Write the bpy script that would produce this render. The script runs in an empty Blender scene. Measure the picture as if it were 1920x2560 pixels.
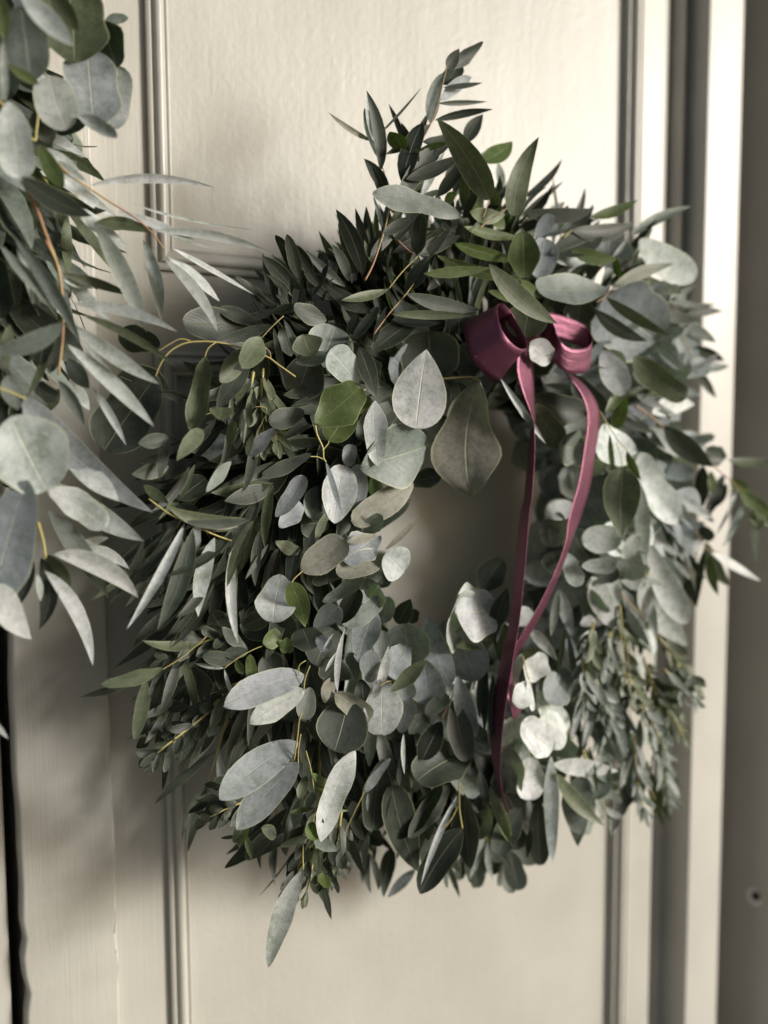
import bpy, math, random
from mathutils import Vector, Matrix

# ------------------------------------------------------------------ camera, sky, sun, exposure
SC = bpy.context.scene
COL = SC.collection
F = 2400.0                       # focal length in photograph pixels
YAW, PITCH, ROLL = math.radians(31.6), math.radians(5.3), math.radians(0.3)
fwd = Vector((math.sin(YAW)*math.cos(PITCH), math.cos(YAW)*math.cos(PITCH), -math.sin(PITCH)))
rt0 = Vector((math.cos(YAW), -math.sin(YAW), 0))
up0 = rt0.cross(fwd)
rt = rt0*math.cos(ROLL) - up0*math.sin(ROLL)
up = up0*math.cos(ROLL) + rt0*math.sin(ROLL)

def ray(px, py):
    return fwd + rt*((px-960)/F) - up*((py-1280)/F)

AXIS = (1165, 1335)              # the middle of the main wreath's hole
CZ = 1.45
_r = ray(*AXIS)
_depth = 0.855
CAM = Vector((0, -0.08, CZ)) - _r*(_depth)

def P(px, py, d=0.0):
    """point of the place seen at a pixel, on the plane d metres in front of the door face (y = 0)"""
    r = ray(px, py)
    return CAM + r*((-d - CAM.y)/r.y)

def depth(p):
    return (p-CAM).dot(fwd)

cam = bpy.data.cameras.new('camera'); camo = bpy.data.objects.new('camera', cam); COL.objects.link(camo)
M3 = Matrix((rt, up, -fwd)).transposed()
camo.matrix_world = Matrix.Translation(CAM) @ M3.to_4x4()
cam.sensor_fit = 'VERTICAL'; cam.sensor_height = 36; cam.lens = F/2560*36
cam.clip_start = 0.02; cam.clip_end = 500
cam.dof.use_dof = True; cam.dof.focus_distance = 0.69; cam.dof.aperture_fstop = 2.7
SC.camera = camo

AZ, EL = math.radians(46), math.radians(12)        # azimuth from the door's outward normal towards the right, elevation
tosun = Vector((math.cos(EL)*math.sin(AZ), -math.cos(EL)*math.cos(AZ), math.sin(EL)))
w = bpy.data.worlds.new('World'); SC.world = w; w.use_nodes = True
nt = w.node_tree; nt.nodes.clear()
sky = nt.nodes.new('ShaderNodeTexSky'); sky.sky_type = 'NISHITA'; sky.sun_disc = False
sky.sun_elevation = EL; sky.sun_rotation = math.atan2(tosun.x, tosun.y)
sky.dust_density = 4; sky.air_density = 0.7; sky.ozone_density = 0.2
bg = nt.nodes.new('ShaderNodeBackground'); bg.inputs[1].default_value = 0.075
ow = nt.nodes.new('ShaderNodeOutputWorld')
nt.links.new(sky.outputs[0], bg.inputs[0]); nt.links.new(bg.outputs[0], ow.inputs[0])
sl = bpy.data.lights.new('sun', 'SUN'); sl.energy = 3.2; sl.angle = math.radians(15); sl.color = (1, 0.985, 0.965)
so = bpy.data.objects.new('sun', sl); COL.objects.link(so)
so.rotation_euler = tosun.to_track_quat('Z', 'Y').to_euler(); so.location = (2, -2, 3)
SC.view_settings.view_transform = 'Standard'; SC.view_settings.look = 'None'
SC.view_settings.exposure = 0.38; SC.view_settings.gamma = 1
SC.cycles.max_bounces = 8; SC.cycles.transparent_max_bounces = 4

# ------------------------------------------------------------------ helpers
def mesh(name, verts, faces, mat, parent=None, smooth=False, uvs=None, cols=None):
    me = bpy.data.meshes.new(name)
    me.from_pydata(verts, [], faces)
    if smooth:
        me.polygons.foreach_set('use_smooth', [True]*len(me.polygons))
    if uvs is not None:
        lay = me.uv_layers.new(name='UVMap'); buf = []
        for l in me.loops: buf.extend(uvs[l.vertex_index])
        lay.data.foreach_set('uv', buf)
    if cols is not None:
        a = me.color_attributes.new('tint', 'FLOAT_COLOR', 'POINT'); buf = []
        for c in cols: buf.extend((c[0], c[1], c[2], 1))
        a.data.foreach_set('color', buf)
    me.materials.append(mat)
    o = bpy.data.objects.new(name, me); COL.objects.link(o)
    if parent: o.parent = parent
    return o

def thing(name, label, cat, loc=(0, 0, 0)):
    o = bpy.data.objects.new(name, None); COL.objects.link(o); o.location = loc
    o['label'] = label; o['category'] = cat; o['kind'] = 'thing'
    return o

def childfix(o, root):
    """vertices were given in world metres: keep them there below a moved root"""
    o.parent = root; o.matrix_parent_inverse = Matrix.Translation(root.location).inverted()
    return o

def catmull(pts, n):
    out = []
    for i in range(len(pts)-1):
        p0 = pts[max(i-1, 0)]; p1 = pts[i]; p2 = pts[i+1]; p3 = pts[min(i+2, len(pts)-1)]
        for k in range(n):
            t = k/n
            out.append(0.5*((2*p1)+(p2-p0)*t+(2*p0-5*p1+4*p2-p3)*t*t+(3*p1-p0-3*p2+p3)*t**3))
    out.append(pts[-1]); return out

def tube_geo(pts, r0, r1, sides=5):
    V, Fc = [], []
    n = len(pts)
    for i, p in enumerate(pts):
        a = pts[max(i-1, 0)]; b = pts[min(i+1, n-1)]
        t = (b-a).normalized()
        x = t.cross(Vector((0.3, 1, 0.2))).normalized(); y = t.cross(x)
        r = r0+(r1-r0)*i/(n-1)
        for k in range(sides):
            an = 2*math.pi*k/sides
            V.append(p+x*(math.cos(an)*r)+y*(math.sin(an)*r))
    for i in range(n-1):
        for k in range(sides):
            k2 = (k+1) % sides
            Fc.append((i*sides+k, i*sides+k2, (i+1)*sides+k2, (i+1)*sides+k))
    Fc.append(tuple(range(sides))[::-1]); Fc.append(tuple((n-1)*sides+k for k in range(sides)))
    return V, Fc

# ------------------------------------------------------------------ materials
def newmat(name):
    m = bpy.data.materials.new(name); m.use_nodes = True
    t = m.node_tree; b = t.nodes['Principled BSDF']
    return m, t, b
def N(t, k, **kw):
    n = t.nodes.new(k)
    for a, v in kw.items(): setattr(n, a, v)
    return n
def math_(t, op, a, b=None, clamp=False):
    n = N(t, 'ShaderNodeMath', operation=op, use_clamp=clamp)
    for i, v in enumerate((a, b)):
        if v is None: continue
        if isinstance(v, (int, float)): n.inputs[i].default_value = v
        else: t.links.new(v, n.inputs[i])
    return n.outputs[0]
def mix(t, fac, a, b, mode='MIX'):
    n = N(t, 'ShaderNodeMix', data_type='RGBA', blend_type=mode)
    for s, v in ((0, fac), (6, a), (7, b)):
        if isinstance(v, (int, float)): n.inputs[s].default_value = v
        elif isinstance(v, tuple): n.inputs[s].default_value = (*v, 1)
        else: t.links.new(v, n.inputs[s])
    return n.outputs[2]
def smooth(t, x, lo, hi):
    n = N(t, 'ShaderNodeMapRange', interpolation_type='SMOOTHSTEP')
    t.links.new(x, n.inputs[0]); n.inputs[1].default_value = lo; n.inputs[2].default_value = hi
    return n.outputs[0]

def paint(name, col, streak=0.5, peel=0.5, rough=0.36, along='z'):
    m, t, b = newmat(name)
    g = N(t, 'ShaderNodeNewGeometry')
    mp = N(t, 'ShaderNodeMapping'); t.links.new(g.outputs['Position'], mp.inputs[0])
    mp.inputs['Scale'].default_value = (420, 420, 9) if along == 'z' else (9, 420, 420)
    n1 = N(t, 'ShaderNodeTexNoise'); t.links.new(mp.outputs[0], n1.inputs[0]); n1.inputs['Scale'].default_value = 1; n1.inputs['Detail'].default_value = 4
    n2 = N(t, 'ShaderNodeTexNoise'); t.links.new(g.outputs['Position'], n2.inputs[0]); n2.inputs['Scale'].default_value = 190; n2.inputs['Detail'].default_value = 1.5
    mp3 = N(t, 'ShaderNodeMapping'); t.links.new(g.outputs['Position'], mp3.inputs[0]); mp3.inputs['Scale'].default_value = (1, 1, .45)
    n3 = N(t, 'ShaderNodeTexNoise'); t.links.new(mp3.outputs[0], n3.inputs[0]); n3.inputs['Scale'].default_value = 24; n3.inputs['Detail'].default_value = 5
    h = math_(t, 'ADD', math_(t, 'MULTIPLY', n1.outputs[0], streak), math_(t, 'MULTIPLY', n2.outputs[0], peel))
    h = math_(t, 'ADD', h, math_(t, 'MULTIPLY', n3.outputs[0], 0.9))
    bp = N(t, 'ShaderNodeBump'); t.links.new(h, bp.inputs['Height']); bp.inputs['Distance'].default_value = 0.0009; bp.inputs['Strength'].default_value = 0.6
    t.links.new(bp.outputs[0], b.inputs['Normal'])
    mp6 = N(t, 'ShaderNodeMapping'); t.links.new(g.outputs['Position'], mp6.inputs[0]); mp6.inputs['Scale'].default_value = (38, 38, 5) if along == 'z' else (5, 38, 38)
    n6 = N(t, 'ShaderNodeTexNoise'); t.links.new(mp6.outputs[0], n6.inputs[0]); n6.inputs['Scale'].default_value = 1; n6.inputs['Detail'].default_value = 6; n6.inputs['Roughness'].default_value = .6
    h = math_(t, 'ADD', h, math_(t, 'MULTIPLY', n6.outputs[0], 1.1)); t.links.new(h, bp.inputs['Height'])
    # specks and faint grubby patches in the paint
    n4 = N(t, 'ShaderNodeTexNoise'); t.links.new(g.outputs['Position'], n4.inputs[0]); n4.inputs['Scale'].default_value = 6; n4.inputs['Detail'].default_value = 6
    c = mix(t, smooth(t, n4.outputs[0], .35, .7), tuple(x*.90 for x in col), tuple(min(1, x*1.04) for x in col))
    vo = N(t, 'ShaderNodeTexVoronoi'); t.links.new(g.outputs['Position'], vo.inputs[0]); vo.inputs['Scale'].default_value = 16
    n5 = N(t, 'ShaderNodeTexNoise'); t.links.new(g.outputs['Position'], n5.inputs[0]); n5.inputs['Scale'].default_value = 11
    sp = math_(t, 'MULTIPLY', smooth(t, vo.outputs[0], .03, .018), math_(t, 'GREATER_THAN', n5.outputs[0], .56))
    c = mix(t, math_(t, 'MULTIPLY', sp, .6), c, tuple(x*.4 for x in col))
    t.links.new(c, b.inputs['Base Color'])
    b.inputs['Roughness'].default_value = rough; b.inputs['Specular IOR Level'].default_value = 0.4
    return m

PAINTC = (0.425, 0.418, 0.375)
M_panel = paint('panel_paint', PAINTC, 0.15, 0.5, 0.44)
M_stile = paint('stile_paint', PAINTC, 0.42, 0.25, 0.42)
M_rail = paint('rail_paint', PAINTC, 0.7, 0.25, 0.38, 'x')
M_mould = paint('moulding_paint', PAINTC, 0.35, 0.1, 0.33)
M_mouldh = paint('moulding_paint_across', PAINTC, 0.35, 0.1, 0.33, 'x')
M_frame = paint('frame_paint', (0.47, 0.46, 0.42), 0.3, 0.3, 0.42)
M_dark, t, b = newmat('painted_shade'); b.inputs['Base Color'].default_value = (0.035, 0.03, 0.025, 1); b.inputs['Roughness'].default_value = .8  # near-black standing in for shade in the door gap and the bore
M_crescent, t, b = newmat('painted_crescent'); b.inputs['Base Color'].default_value = (0.85, 0.84, 0.82, 1); b.inputs['Metallic'].default_value = .2; b.inputs['Roughness'].default_value = .4  # pale colour standing in for light on the latch hole's edge

def leafmat():
    m, t, b = newmat('eucalyptus_leaf')
    oi = N(t, 'ShaderNodeObjectInfo')
    at = N(t, 'ShaderNodeAttribute', attribute_name='tint')
    base = mix(t, 1.0, oi.outputs['Color'], at.outputs['Color'], 'MULTIPLY')
    uv = N(t, 'ShaderNodeUVMap'); sx = N(t, 'ShaderNodeSeparateXYZ'); t.links.new(uv.outputs[0], sx.inputs[0])
    u, v = sx.outputs[0], sx.outputs[1]
    du = math_(t, 'ABSOLUTE', math_(t, 'SUBTRACT', u, 0.5))
    g = N(t, 'ShaderNodeNewGeometry')
    n1 = N(t, 'ShaderNodeTexNoise'); t.links.new(g.outputs['Position'], n1.inputs[0]); n1.inputs['Scale'].default_value = 75; n1.inputs['Detail'].default_value = 6; n1.inputs['Roughness'].default_value = .65
    n2 = N(t, 'ShaderNodeTexNoise'); t.links.new(g.outputs['Position'], n2.inputs[0]); n2.inputs['Scale'].default_value = 900; n2.inputs['Detail'].default_value = 2
    # waxy bloom: pale grey where it is thick, greener where it has rubbed off
    c = mix(t, math_(t, 'MULTIPLY', smooth(t, n1.outputs[0], .45, .62), .7), base, mix(t, 1, base, (1.42, 1.36, 1.38), 'MULTIPLY'))
    c = mix(t, math_(t, 'MULTIPLY', smooth(t, n1.outputs[0], .48, .33), .7), c, mix(t, 1, base, (.60, .64, .50), 'MULTIPLY'))
    c = mix(t, math_(t, 'MULTIPLY', smooth(t, n2.outputs[0], .5, .72), .4), c, mix(t, 1, base, (1.5, 1.5, 1.5), 'MULTIPLY'))
    n3 = N(t, 'ShaderNodeTexNoise'); t.links.new(g.outputs['Position'], n3.inputs[0]); n3.inputs['Scale'].default_value = 260; n3.inputs['Detail'].default_value = 4; n3.inputs['Roughness'].default_value = .7
    c = mix(t, math_(t, 'MULTIPLY', smooth(t, n3.outputs[0], .52, .66), .45), c, mix(t, 1, base, (1.6, 1.55, 1.6), 'MULTIPLY'))
    c = mix(t, math_(t, 'MULTIPLY', smooth(t, n3.outputs[0], .47, .36), .4), c, mix(t, 1, base, (.55, .6, .48), 'MULTIPLY'))
    # side veins
    ph = math_(t, 'ADD', math_(t, 'MULTIPLY', v, 11), math_(t, 'MULTIPLY', du, -9))
    ph = math_(t, 'ADD', ph, math_(t, 'MULTIPLY', n1.outputs[0], 1.1))
    fr = math_(t, 'ABSOLUTE', math_(t, 'SUBTRACT', math_(t, 'FRACT', ph), .5))
    sv = math_(t, 'MULTIPLY', smooth(t, fr, .075, .0), smooth(t, du, .5, .2))
    c = mix(t, math_(t, 'MULTIPLY', sv, .13), c, mix(t, 1, base, (1.7, 1.7, 1.4), 'MULTIPLY'))
    mv = smooth(t, du, .020, .006)
    c = mix(t, math_(t, 'MULTIPLY', mv, .55), c, mix(t, .55, (.36, .38, .20), mix(t, 1, base, (2.2, 2.2, 1.9), 'MULTIPLY')))
    rim = smooth(t, du, .462, .485)
    c = mix(t, math_(t, 'MULTIPLY', rim, .7), c, mix(t, .5, (.40, .42, .24), mix(t, 1, base, (2, 2, 1.7), 'MULTIPLY')))
    # brown blemishes
    vo = N(t, 'ShaderNodeTexVoronoi'); t.links.new(g.outputs['Position'], vo.inputs[0]); vo.inputs['Scale'].default_value = 60
    bl = math_(t, 'MULTIPLY', smooth(t, vo.outputs[0], .09, .05), math_(t, 'GREATER_THAN', n1.outputs[0], .53))
    c = mix(t, math_(t, 'MULTIPLY', bl, .6), c, (.07, .05, .035))
    # the underside is a little paler
    c = mix(t, math_(t, 'MULTIPLY', g.outputs['Backfacing'], .35), c, mix(t, 1, c, (1.25, 1.25, 1.2), 'MULTIPLY'))
    t.links.new(c, b.inputs['Base Color'])
    b.inputs['Roughness'].default_value = .5; b.inputs['Specular IOR Level'].default_value = .42
    hh = math_(t, 'ADD', math_(t, 'MULTIPLY', mv, -.8), math_(t, 'ADD', math_(t, 'MULTIPLY', sv, -.25), math_(t, 'MULTIPLY', n1.outputs[0], .9)))
    bp = N(t, 'ShaderNodeBump'); t.links.new(hh, bp.inputs['Height']); bp.inputs['Distance'].default_value = .0006; bp.inputs['Strength'].default_value = .6
    t.links.new(bp.outputs[0], b.inputs['Normal'])
    tr = N(t, 'ShaderNodeBsdfTranslucent'); t.links.new(mix(t, 1, c, (1.15, 1.45, .6), 'MULTIPLY'), tr.inputs[0])
    mx = N(t, 'ShaderNodeMixShader'); mx.inputs[0].default_value = .16
    t.links.new(b.outputs[0], mx.inputs[1]); t.links.new(tr.outputs[0], mx.inputs[2])
    t.links.new(mx.outputs[0], t.nodes['Material Output'].inputs[0])
    return m
M_leaf = leafmat()

def stemmat(name, c1, c2):
    m, t, b = newmat(name)
    g = N(t, 'ShaderNodeNewGeometry')
    n1 = N(t, 'ShaderNodeTexNoise'); t.links.new(g.outputs['Position'], n1.inputs[0]); n1.inputs['Scale'].default_value = 35
    t.links.new(mix(t, smooth(t, n1.outputs[0], .4, .6), c1, c2), b.inputs['Base Color']); b.inputs['Roughness'].default_value = .5
    return m
M_ystem = stemmat('yellow_green_stem', (.42, .38, .13), (.33, .27, .09))
M_rstem = stemmat('reddish_stem', (.30, .15, .08), (.36, .26, .11))
M_core = stemmat('bound_twigs', (.022, .02, .014), (.045, .035, .022))

def satin():
    m, t, b = newmat('burgundy_satin')
    g = N(t, 'ShaderNodeNewGeometry')
    n1 = N(t, 'ShaderNodeTexNoise'); t.links.new(g.outputs['Position'], n1.inputs[0]); n1.inputs['Scale'].default_value = 2600; n1.inputs['Detail'].default_value = 1
    c = mix(t, smooth(t, n1.outputs[0], .3, .7), (.034, .004, .013), (.052, .007, .022))
    uv = N(t, 'ShaderNodeUVMap'); sx = N(t, 'ShaderNodeSeparateXYZ'); t.links.new(uv.outputs[0], sx.inputs[0])
    du = math_(t, 'ABSOLUTE', math_(t, 'SUBTRACT', sx.outputs[0], .5))
    c = mix(t, math_(t, 'MULTIPLY', smooth(t, du, .485, .495), .2), c, (.20, .05, .09))
    t.links.new(c, b.inputs['Base Color'])
    b.inputs['Roughness'].default_value = .45; b.inputs['Specular IOR Level'].default_value = .5
    gl = N(t, 'ShaderNodeBsdfAnisotropic'); gl.inputs['Roughness'].default_value = .36
    t.links.new(mix(t, smooth(t, n1.outputs[0], .35, .65), (.44, .12, .22), (.80, .28, .47)), gl.inputs['Color'])
    mu = N(t, 'ShaderNodeMapping'); t.links.new(uv.outputs[0], mu.inputs[0]); mu.inputs['Scale'].default_value = (3, 170, 1)
    nf = N(t, 'ShaderNodeTexNoise'); t.links.new(mu.outputs[0], nf.inputs[0]); nf.inputs['Scale'].default_value = 1; nf.inputs['Detail'].default_value = 3
    mc = N(t, 'ShaderNodeMapping'); t.links.new(uv.outputs[0], mc.inputs[0]); mc.inputs['Scale'].default_value = (5, 1.3, 1)
    nc = N(t, 'ShaderNodeTexNoise'); t.links.new(mc.outputs[0], nc.inputs[0]); nc.inputs['Scale'].default_value = 1; nc.inputs['Detail'].default_value = 2
    hs = math_(t, 'ADD', math_(t, 'ADD', n1.outputs[0], nf.outputs[0]), math_(t, 'MULTIPLY', nc.outputs[0], 3))
    bp = N(t, 'ShaderNodeBump'); t.links.new(hs, bp.inputs['Height']); bp.inputs['Distance'].default_value = .00016; bp.inputs['Strength'].default_value = .9
    t.links.new(bp.outputs[0], b.inputs['Normal']); t.links.new(bp.outputs[0], gl.inputs['Normal'])
    mx = N(t, 'ShaderNodeMixShader'); mx.inputs[0].default_value = .24
    t.links.new(b.outputs[0], mx.inputs[1]); t.links.new(gl.outputs[0], mx.inputs[2]); t.links.new(mx.outputs[0], t.nodes['Material Output'].inputs[0])
    return m
M_satin = satin()

# ------------------------------------------------------------------ the door and its frame
ZB, ZT = 0.03, 2.42
def prism(name, prof, z0, z1, mat, parent, nz=1, smoothf=False, wob=None):
    """closed xy outline (counter-clockwise from above) carried from z0 to z1"""
    V, Fc = [], []; n = len(prof)
    for k in range(nz+1):
        z = z0+(z1-z0)*k/nz
        for i, (x, y) in enumerate(prof):
            dx, dy = wob(i, z) if wob else (0, 0)
            V.append((x+dx, y+dy, z))
    for k in range(nz):
        for i in range(n):
            j = (i+1) % n
            Fc.append((k*n+i, k*n+j, (k+1)*n+j, (k+1)*n+i))
    Fc.append(tuple(range(n))[::-1]); Fc.append(tuple(nz*n+i for i in range(n)))
    o = mesh(name, V, Fc, mat)
    if smoothf:
        o.data.polygons.foreach_set('use_smooth', [True]*(len(o.data.polygons)-2)+[False]*2)
        o.data.set_sharp_from_angle(angle=math.radians(38))
    return childfix(o, parent) if parent else o

def rounded(x0, x1, yf, yb, rl, rr, n=6):
    """outline of an upright board: face at yf (towards the viewer, smaller y), back at yb, front corners rounded"""
    p = [(x0, yb)]
    if rl:
        for k in range(n+1):
            a = math.pi/2*k/n
            p.append((x0+rl-rl*math.cos(a), yf+rl-rl*math.sin(a)))
    else: p.append((x0, yf))
    if rr:
        for k in range(n+1):
            a = math.pi/2*k/n
            p.append((x1-rr+rr*math.sin(a), yf+rr-rr*math.cos(a)))
    else: p.append((x1, yf))
    p.append((x1, yb)); return p

def X(px, py, d=0): return P(px, py, d).x
yq = 2300
x_gapL = X(22, yq); x_astL = X(52, yq, .012); x_astR = X(293, yq, .012)
x_pl0 = X(421, yq); x_pl1 = X(474, yq)          # left moulding, stile side and panel side
x_pr1 = X(1536, yq); x_pr0 = X(1563, yq)        # right moulding
x_edge = X(1640, yq)
REV = 0.026                                      # how far the frame stands proud of the door face
x_fr0 = X(1718, yq, REV); x_fr1 = X(1799, yq, REV)
MW = .0202
x_pl1 = x_pl0+MW; x_pr1 = x_pr0-MW
z_up = P(400, 676).z - .0                        # bottom of the upper moulding
z_lo = P(445, 879).z                             # top of the lower moulding
print('door x', [round(v, 3) for v in (x_gapL, x_astL, x_astR, x_pl0, x_pr0, x_edge, x_fr0, x_fr1)], 'z', round(z_up, 3), round(z_lo, 3))

door = thing('panelled_door', 'cream panelled door leaf with raised mouldings behind the large wreath with the burgundy bow', 'door', (0, 0, 0))
TH = .045
def box(name, x0, x1, y0, y1, z0, z1, mat, parent):
    return prism(name, [(x0, y1), (x0, y0), (x1, y0), (x1, y1)], z0, z1, mat, parent)
# stiles
prism('stile', rounded(x_astL+.004, x_pl0, 0, TH, 0, 0), ZB, ZT, M_stile, door)
prism('stile', rounded(x_pr0, x_edge, 0, TH, 0, .017, 10), ZB, ZT, M_stile, door, smoothf=True)
for z0, z1 in ((z_lo, z_up), (ZB, .27), (2.27, ZT)):
    box('rail', x_pl0, x_pr0, 0, TH, z0, z1, M_rail, door)
PD = .007
for z0, z1 in ((z_up, 2.27), (.27, z_lo)):
    box('panel', x_pl0-.0, x_pr0+.0, PD, PD+.02, z0, z1, M_panel, door)
    prof = [(0, -.004), (0, .0075), (.0012, .0088), (.0036, .0088), (.0046, .0066), (.0058, .0056), (.0070, .0062), (.0074, .0098), (.0084, .0112),
            (.0106, .0122), (.0124, .0120), (.0142, .0105), (.0160, .0070), (.0176, .0030), (.0182, .0008), (.0186, .0006), (.0192, .0016), (.0206, .0022), (.0218, .0016), (.0224, -.0002), (.0228, -.0072), (.0228, -.012), (0, -.012)]
    prof = [(u_*.872, h_*.55 if h_ > 0 else h_) for u_, h_ in prof]
    X0, X1 = x_pl0, x_pr0
    for side in range(4):
        V, Fc = [], []; n = len(prof)
        for e in (0, 1):
            for u, h in prof:
                if side == 0: q = (X0+u, -h, (z0+u) if e == 0 else (z1-u))
                elif side == 1: q = (X1-u, -h, (z1-u) if e == 0 else (z0+u))
                elif side == 2: q = ((X1-u) if e == 0 else (X0+u), -h, z0+u)
                else: q = ((X0+u) if e == 0 else (X1-u), -h, z1-u)
                V.append(q)
        for i in range(n):
            j = (i+1) % n
            Fc.append((i, j, n+j, n+i))
        o = mesh('moulding', V, Fc, M_mould if side < 2 else M_mouldh)
        o.data.polygons.foreach_set('use_smooth', [True]*len(o.data.polygons)); o.data.set_sharp_from_angle(angle=math.radians(40))
        childfix(o, door)
# the cover strip on the meeting edge, its arris knocked and thick with paint
rs = random.Random(4)
dents = [(1.45-.30, .010, .0032), (1.45-.345, .012, .0030), (1.20, .02, .0012), (1.02, .02, .0016), (1.6, .02, .001)]
def wob(i, z):
    if i <= 8:
        s = sum(a*math.exp(-((z-c)/wd)**2) for c, wd, a in dents)+.0006*math.sin(z*37)+.0004*math.sin(z*91+1)
        return (s, 0)
    return (.0005*math.sin(z*53)+.0003*math.sin(z*131), 0)
prism('cover_strip', rounded(x_astL, x_astR, -.012, -.0003, .004, .003, 6), ZB, ZT, M_stile, door, nz=160, smoothf=True, wob=wob)

door2 = thing('panelled_door', 'pale door leaf beyond the dark gap, mostly hidden by the blurred wreath', 'door')
prism('stile', rounded(x_gapL-.11, x_gapL, 0, TH, 0, .003), ZB, ZT, M_stile, door2, smoothf=True)
prism('panel', rounded(x_gapL-.62, x_gapL-.11, PD, PD+.02, 0, 0), ZB, ZT, M_panel, door2)
prism('stile', rounded(x_gapL-.73, x_gapL-.62, 0, TH, 0, 0), ZB, ZT, M_stile, door2)
gap_board = box('gap_shade_board', x_gapL-.03, x_astL+.03, TH+.002, TH+.03, ZB, ZT, M_dark, door2)  # board added behind the gap, the gap's shade put into its colour

frame = thing('wooden_doorcase', 'off-white wooden doorcase whose post stands proud to the right of the panelled door', 'doorcase')
prism('post', rounded(x_fr0, x_fr1, -REV, .12, .002, .003), 0, 2.5, M_frame, frame, smoothf=True)
box('rebate_board', x_edge-.012, x_fr0, TH+.002, .12, 0, 2.5, M_frame, frame)
box('rebate_bead', x_edge+.006, x_fr0-.0004, .012, .03, 0, 2.5, M_frame, frame)
# rounded bead beside the upper panel, ending behind the wreath
zb0 = P(1690, 800).z
prism('bead', rounded(x_edge+.004, x_edge+.0155, -.004, .0115, .005, .005), zb0, 2.5, M_frame, frame, smoothf=True)
box('head', x_gapL-.78, x_fr1, -REV, .12, 2.502, 2.62, M_frame, frame)

x_w = X(1812, yq, REV-.012)+.035
side = thing('side_post', 'dark olive side post with a round latch hole at the far right edge', 'post')
# the return faces left; the hole's offset pale ring paints a lit crescent on its edge
hp = ray(1886, 2242); th_ = (x_w-CAM.x)/hp.x; hole = CAM+hp*th_
print('hole', hole, 'post', x_fr1, x_w)
R_h = .0105; V = []; Fc = []; nn = 24
yA, yB2 = -.034-.06, .12
for k in range(nn):
    a = 2*math.pi*k/nn; V.append((x_w, hole.y+R_h*math.cos(a), hole.z+R_h*math.sin(a)))
for k in range(nn):
    a = 2*math.pi*k/nn; c, s = math.cos(a), math.sin(a); m_ = max(abs(c), abs(s)); V.append((x_w, hole.y+.02*c/m_, hole.z+.02*s/m_))
for k in range(nn):
    j = (k+1) % nn; Fc.append((k, nn+k, nn+j, j))
ring = childfix(mesh('bored_board', V, Fc, M_frame), side)
yA = hole.y-.035
box('board', x_w, x_w+.06, yA, .12, 0, hole.z-.02, M_frame, side)
box('board', x_w, x_w+.06, yA, .12, hole.z+.02, 2.42, M_frame, side)
box('board', x_w, x_w+.06, yA, hole.y-.02, hole.z-.02, hole.z+.02, M_frame, side)
box('board', x_w, x_w+.06, hole.y+.02, .12, hole.z-.02, hole.z+.02, M_frame, side)
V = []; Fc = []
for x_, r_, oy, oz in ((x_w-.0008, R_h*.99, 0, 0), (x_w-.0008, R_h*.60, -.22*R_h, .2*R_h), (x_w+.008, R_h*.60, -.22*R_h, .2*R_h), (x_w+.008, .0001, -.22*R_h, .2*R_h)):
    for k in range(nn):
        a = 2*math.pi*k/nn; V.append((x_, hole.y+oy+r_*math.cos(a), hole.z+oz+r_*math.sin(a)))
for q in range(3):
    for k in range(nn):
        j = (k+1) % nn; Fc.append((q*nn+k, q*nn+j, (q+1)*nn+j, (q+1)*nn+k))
lh = childfix(mesh('latch_hole', V, Fc, M_crescent), side); lh.data.materials.append(M_dark)
for p_ in list(lh.data.polygons)[nn:]: p_.material_index = 1  # bore wall and end: shade put into the colour
box('backing', x_fr1+.0005, x_w-.0005, .10, .12, 0, 2.42, M_frame, side)

gm, t, b = newmat('pale_paving'); b.inputs['Base Color'].default_value = (.32, .30, .26, 1); b.inputs['Roughness'].default_value = .8
g = N(t, 'ShaderNodeNewGeometry'); n1 = N(t, 'ShaderNodeTexNoise'); t.links.new(g.outputs['Position'], n1.inputs[0]); n1.inputs['Scale'].default_value = 3; n1.inputs['Detail'].default_value = 8
t.links.new(mix(t, n1.outputs[0], (.27, .25, .22), (.40, .38, .33)), b.inputs['Base Color'])
gr = mesh('ground', [(-60, .12, 0), (60, .12, 0), (60, -60, 0), (-60, -60, 0)], [(0, 3, 2, 1)], gm); gr['kind'] = 'structure'
# ------------------------------------------------------------------ leaves
def prof_w(kind, t):
    if kind == 'R': v = (max(0, 1-(2*t-1)**2))**.5*(0.90+.10*t)          # round
    elif kind == 'O': v = 1.62*(t**.62)*((1-t)**.46)*(.82+.1*t)            # oval, broad end outwards
    elif kind == 'E': v = 1.95*(t**.72)*((1-t)**.72)*(.88)                 # ellipse with a slight point
    elif kind == 'D': v = 2.05*(t**.52)*((1-t)**.95)*(.78)                 # drop: broad base, pointed tip
    elif kind == 'K': v = 1.9*(t**.95)*((1-t)**.62)*.80                    # broadest past the middle
    else: v = 2.9*(t**.85)*((1-t)**1.0)*(.80)                              # N: willow-like
    return min(1, v)

MAXW = {}
for k_ in 'ROEDKN':
    MAXW[k_] = max(prof_w(k_, i/200) for i in range(201))

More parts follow.
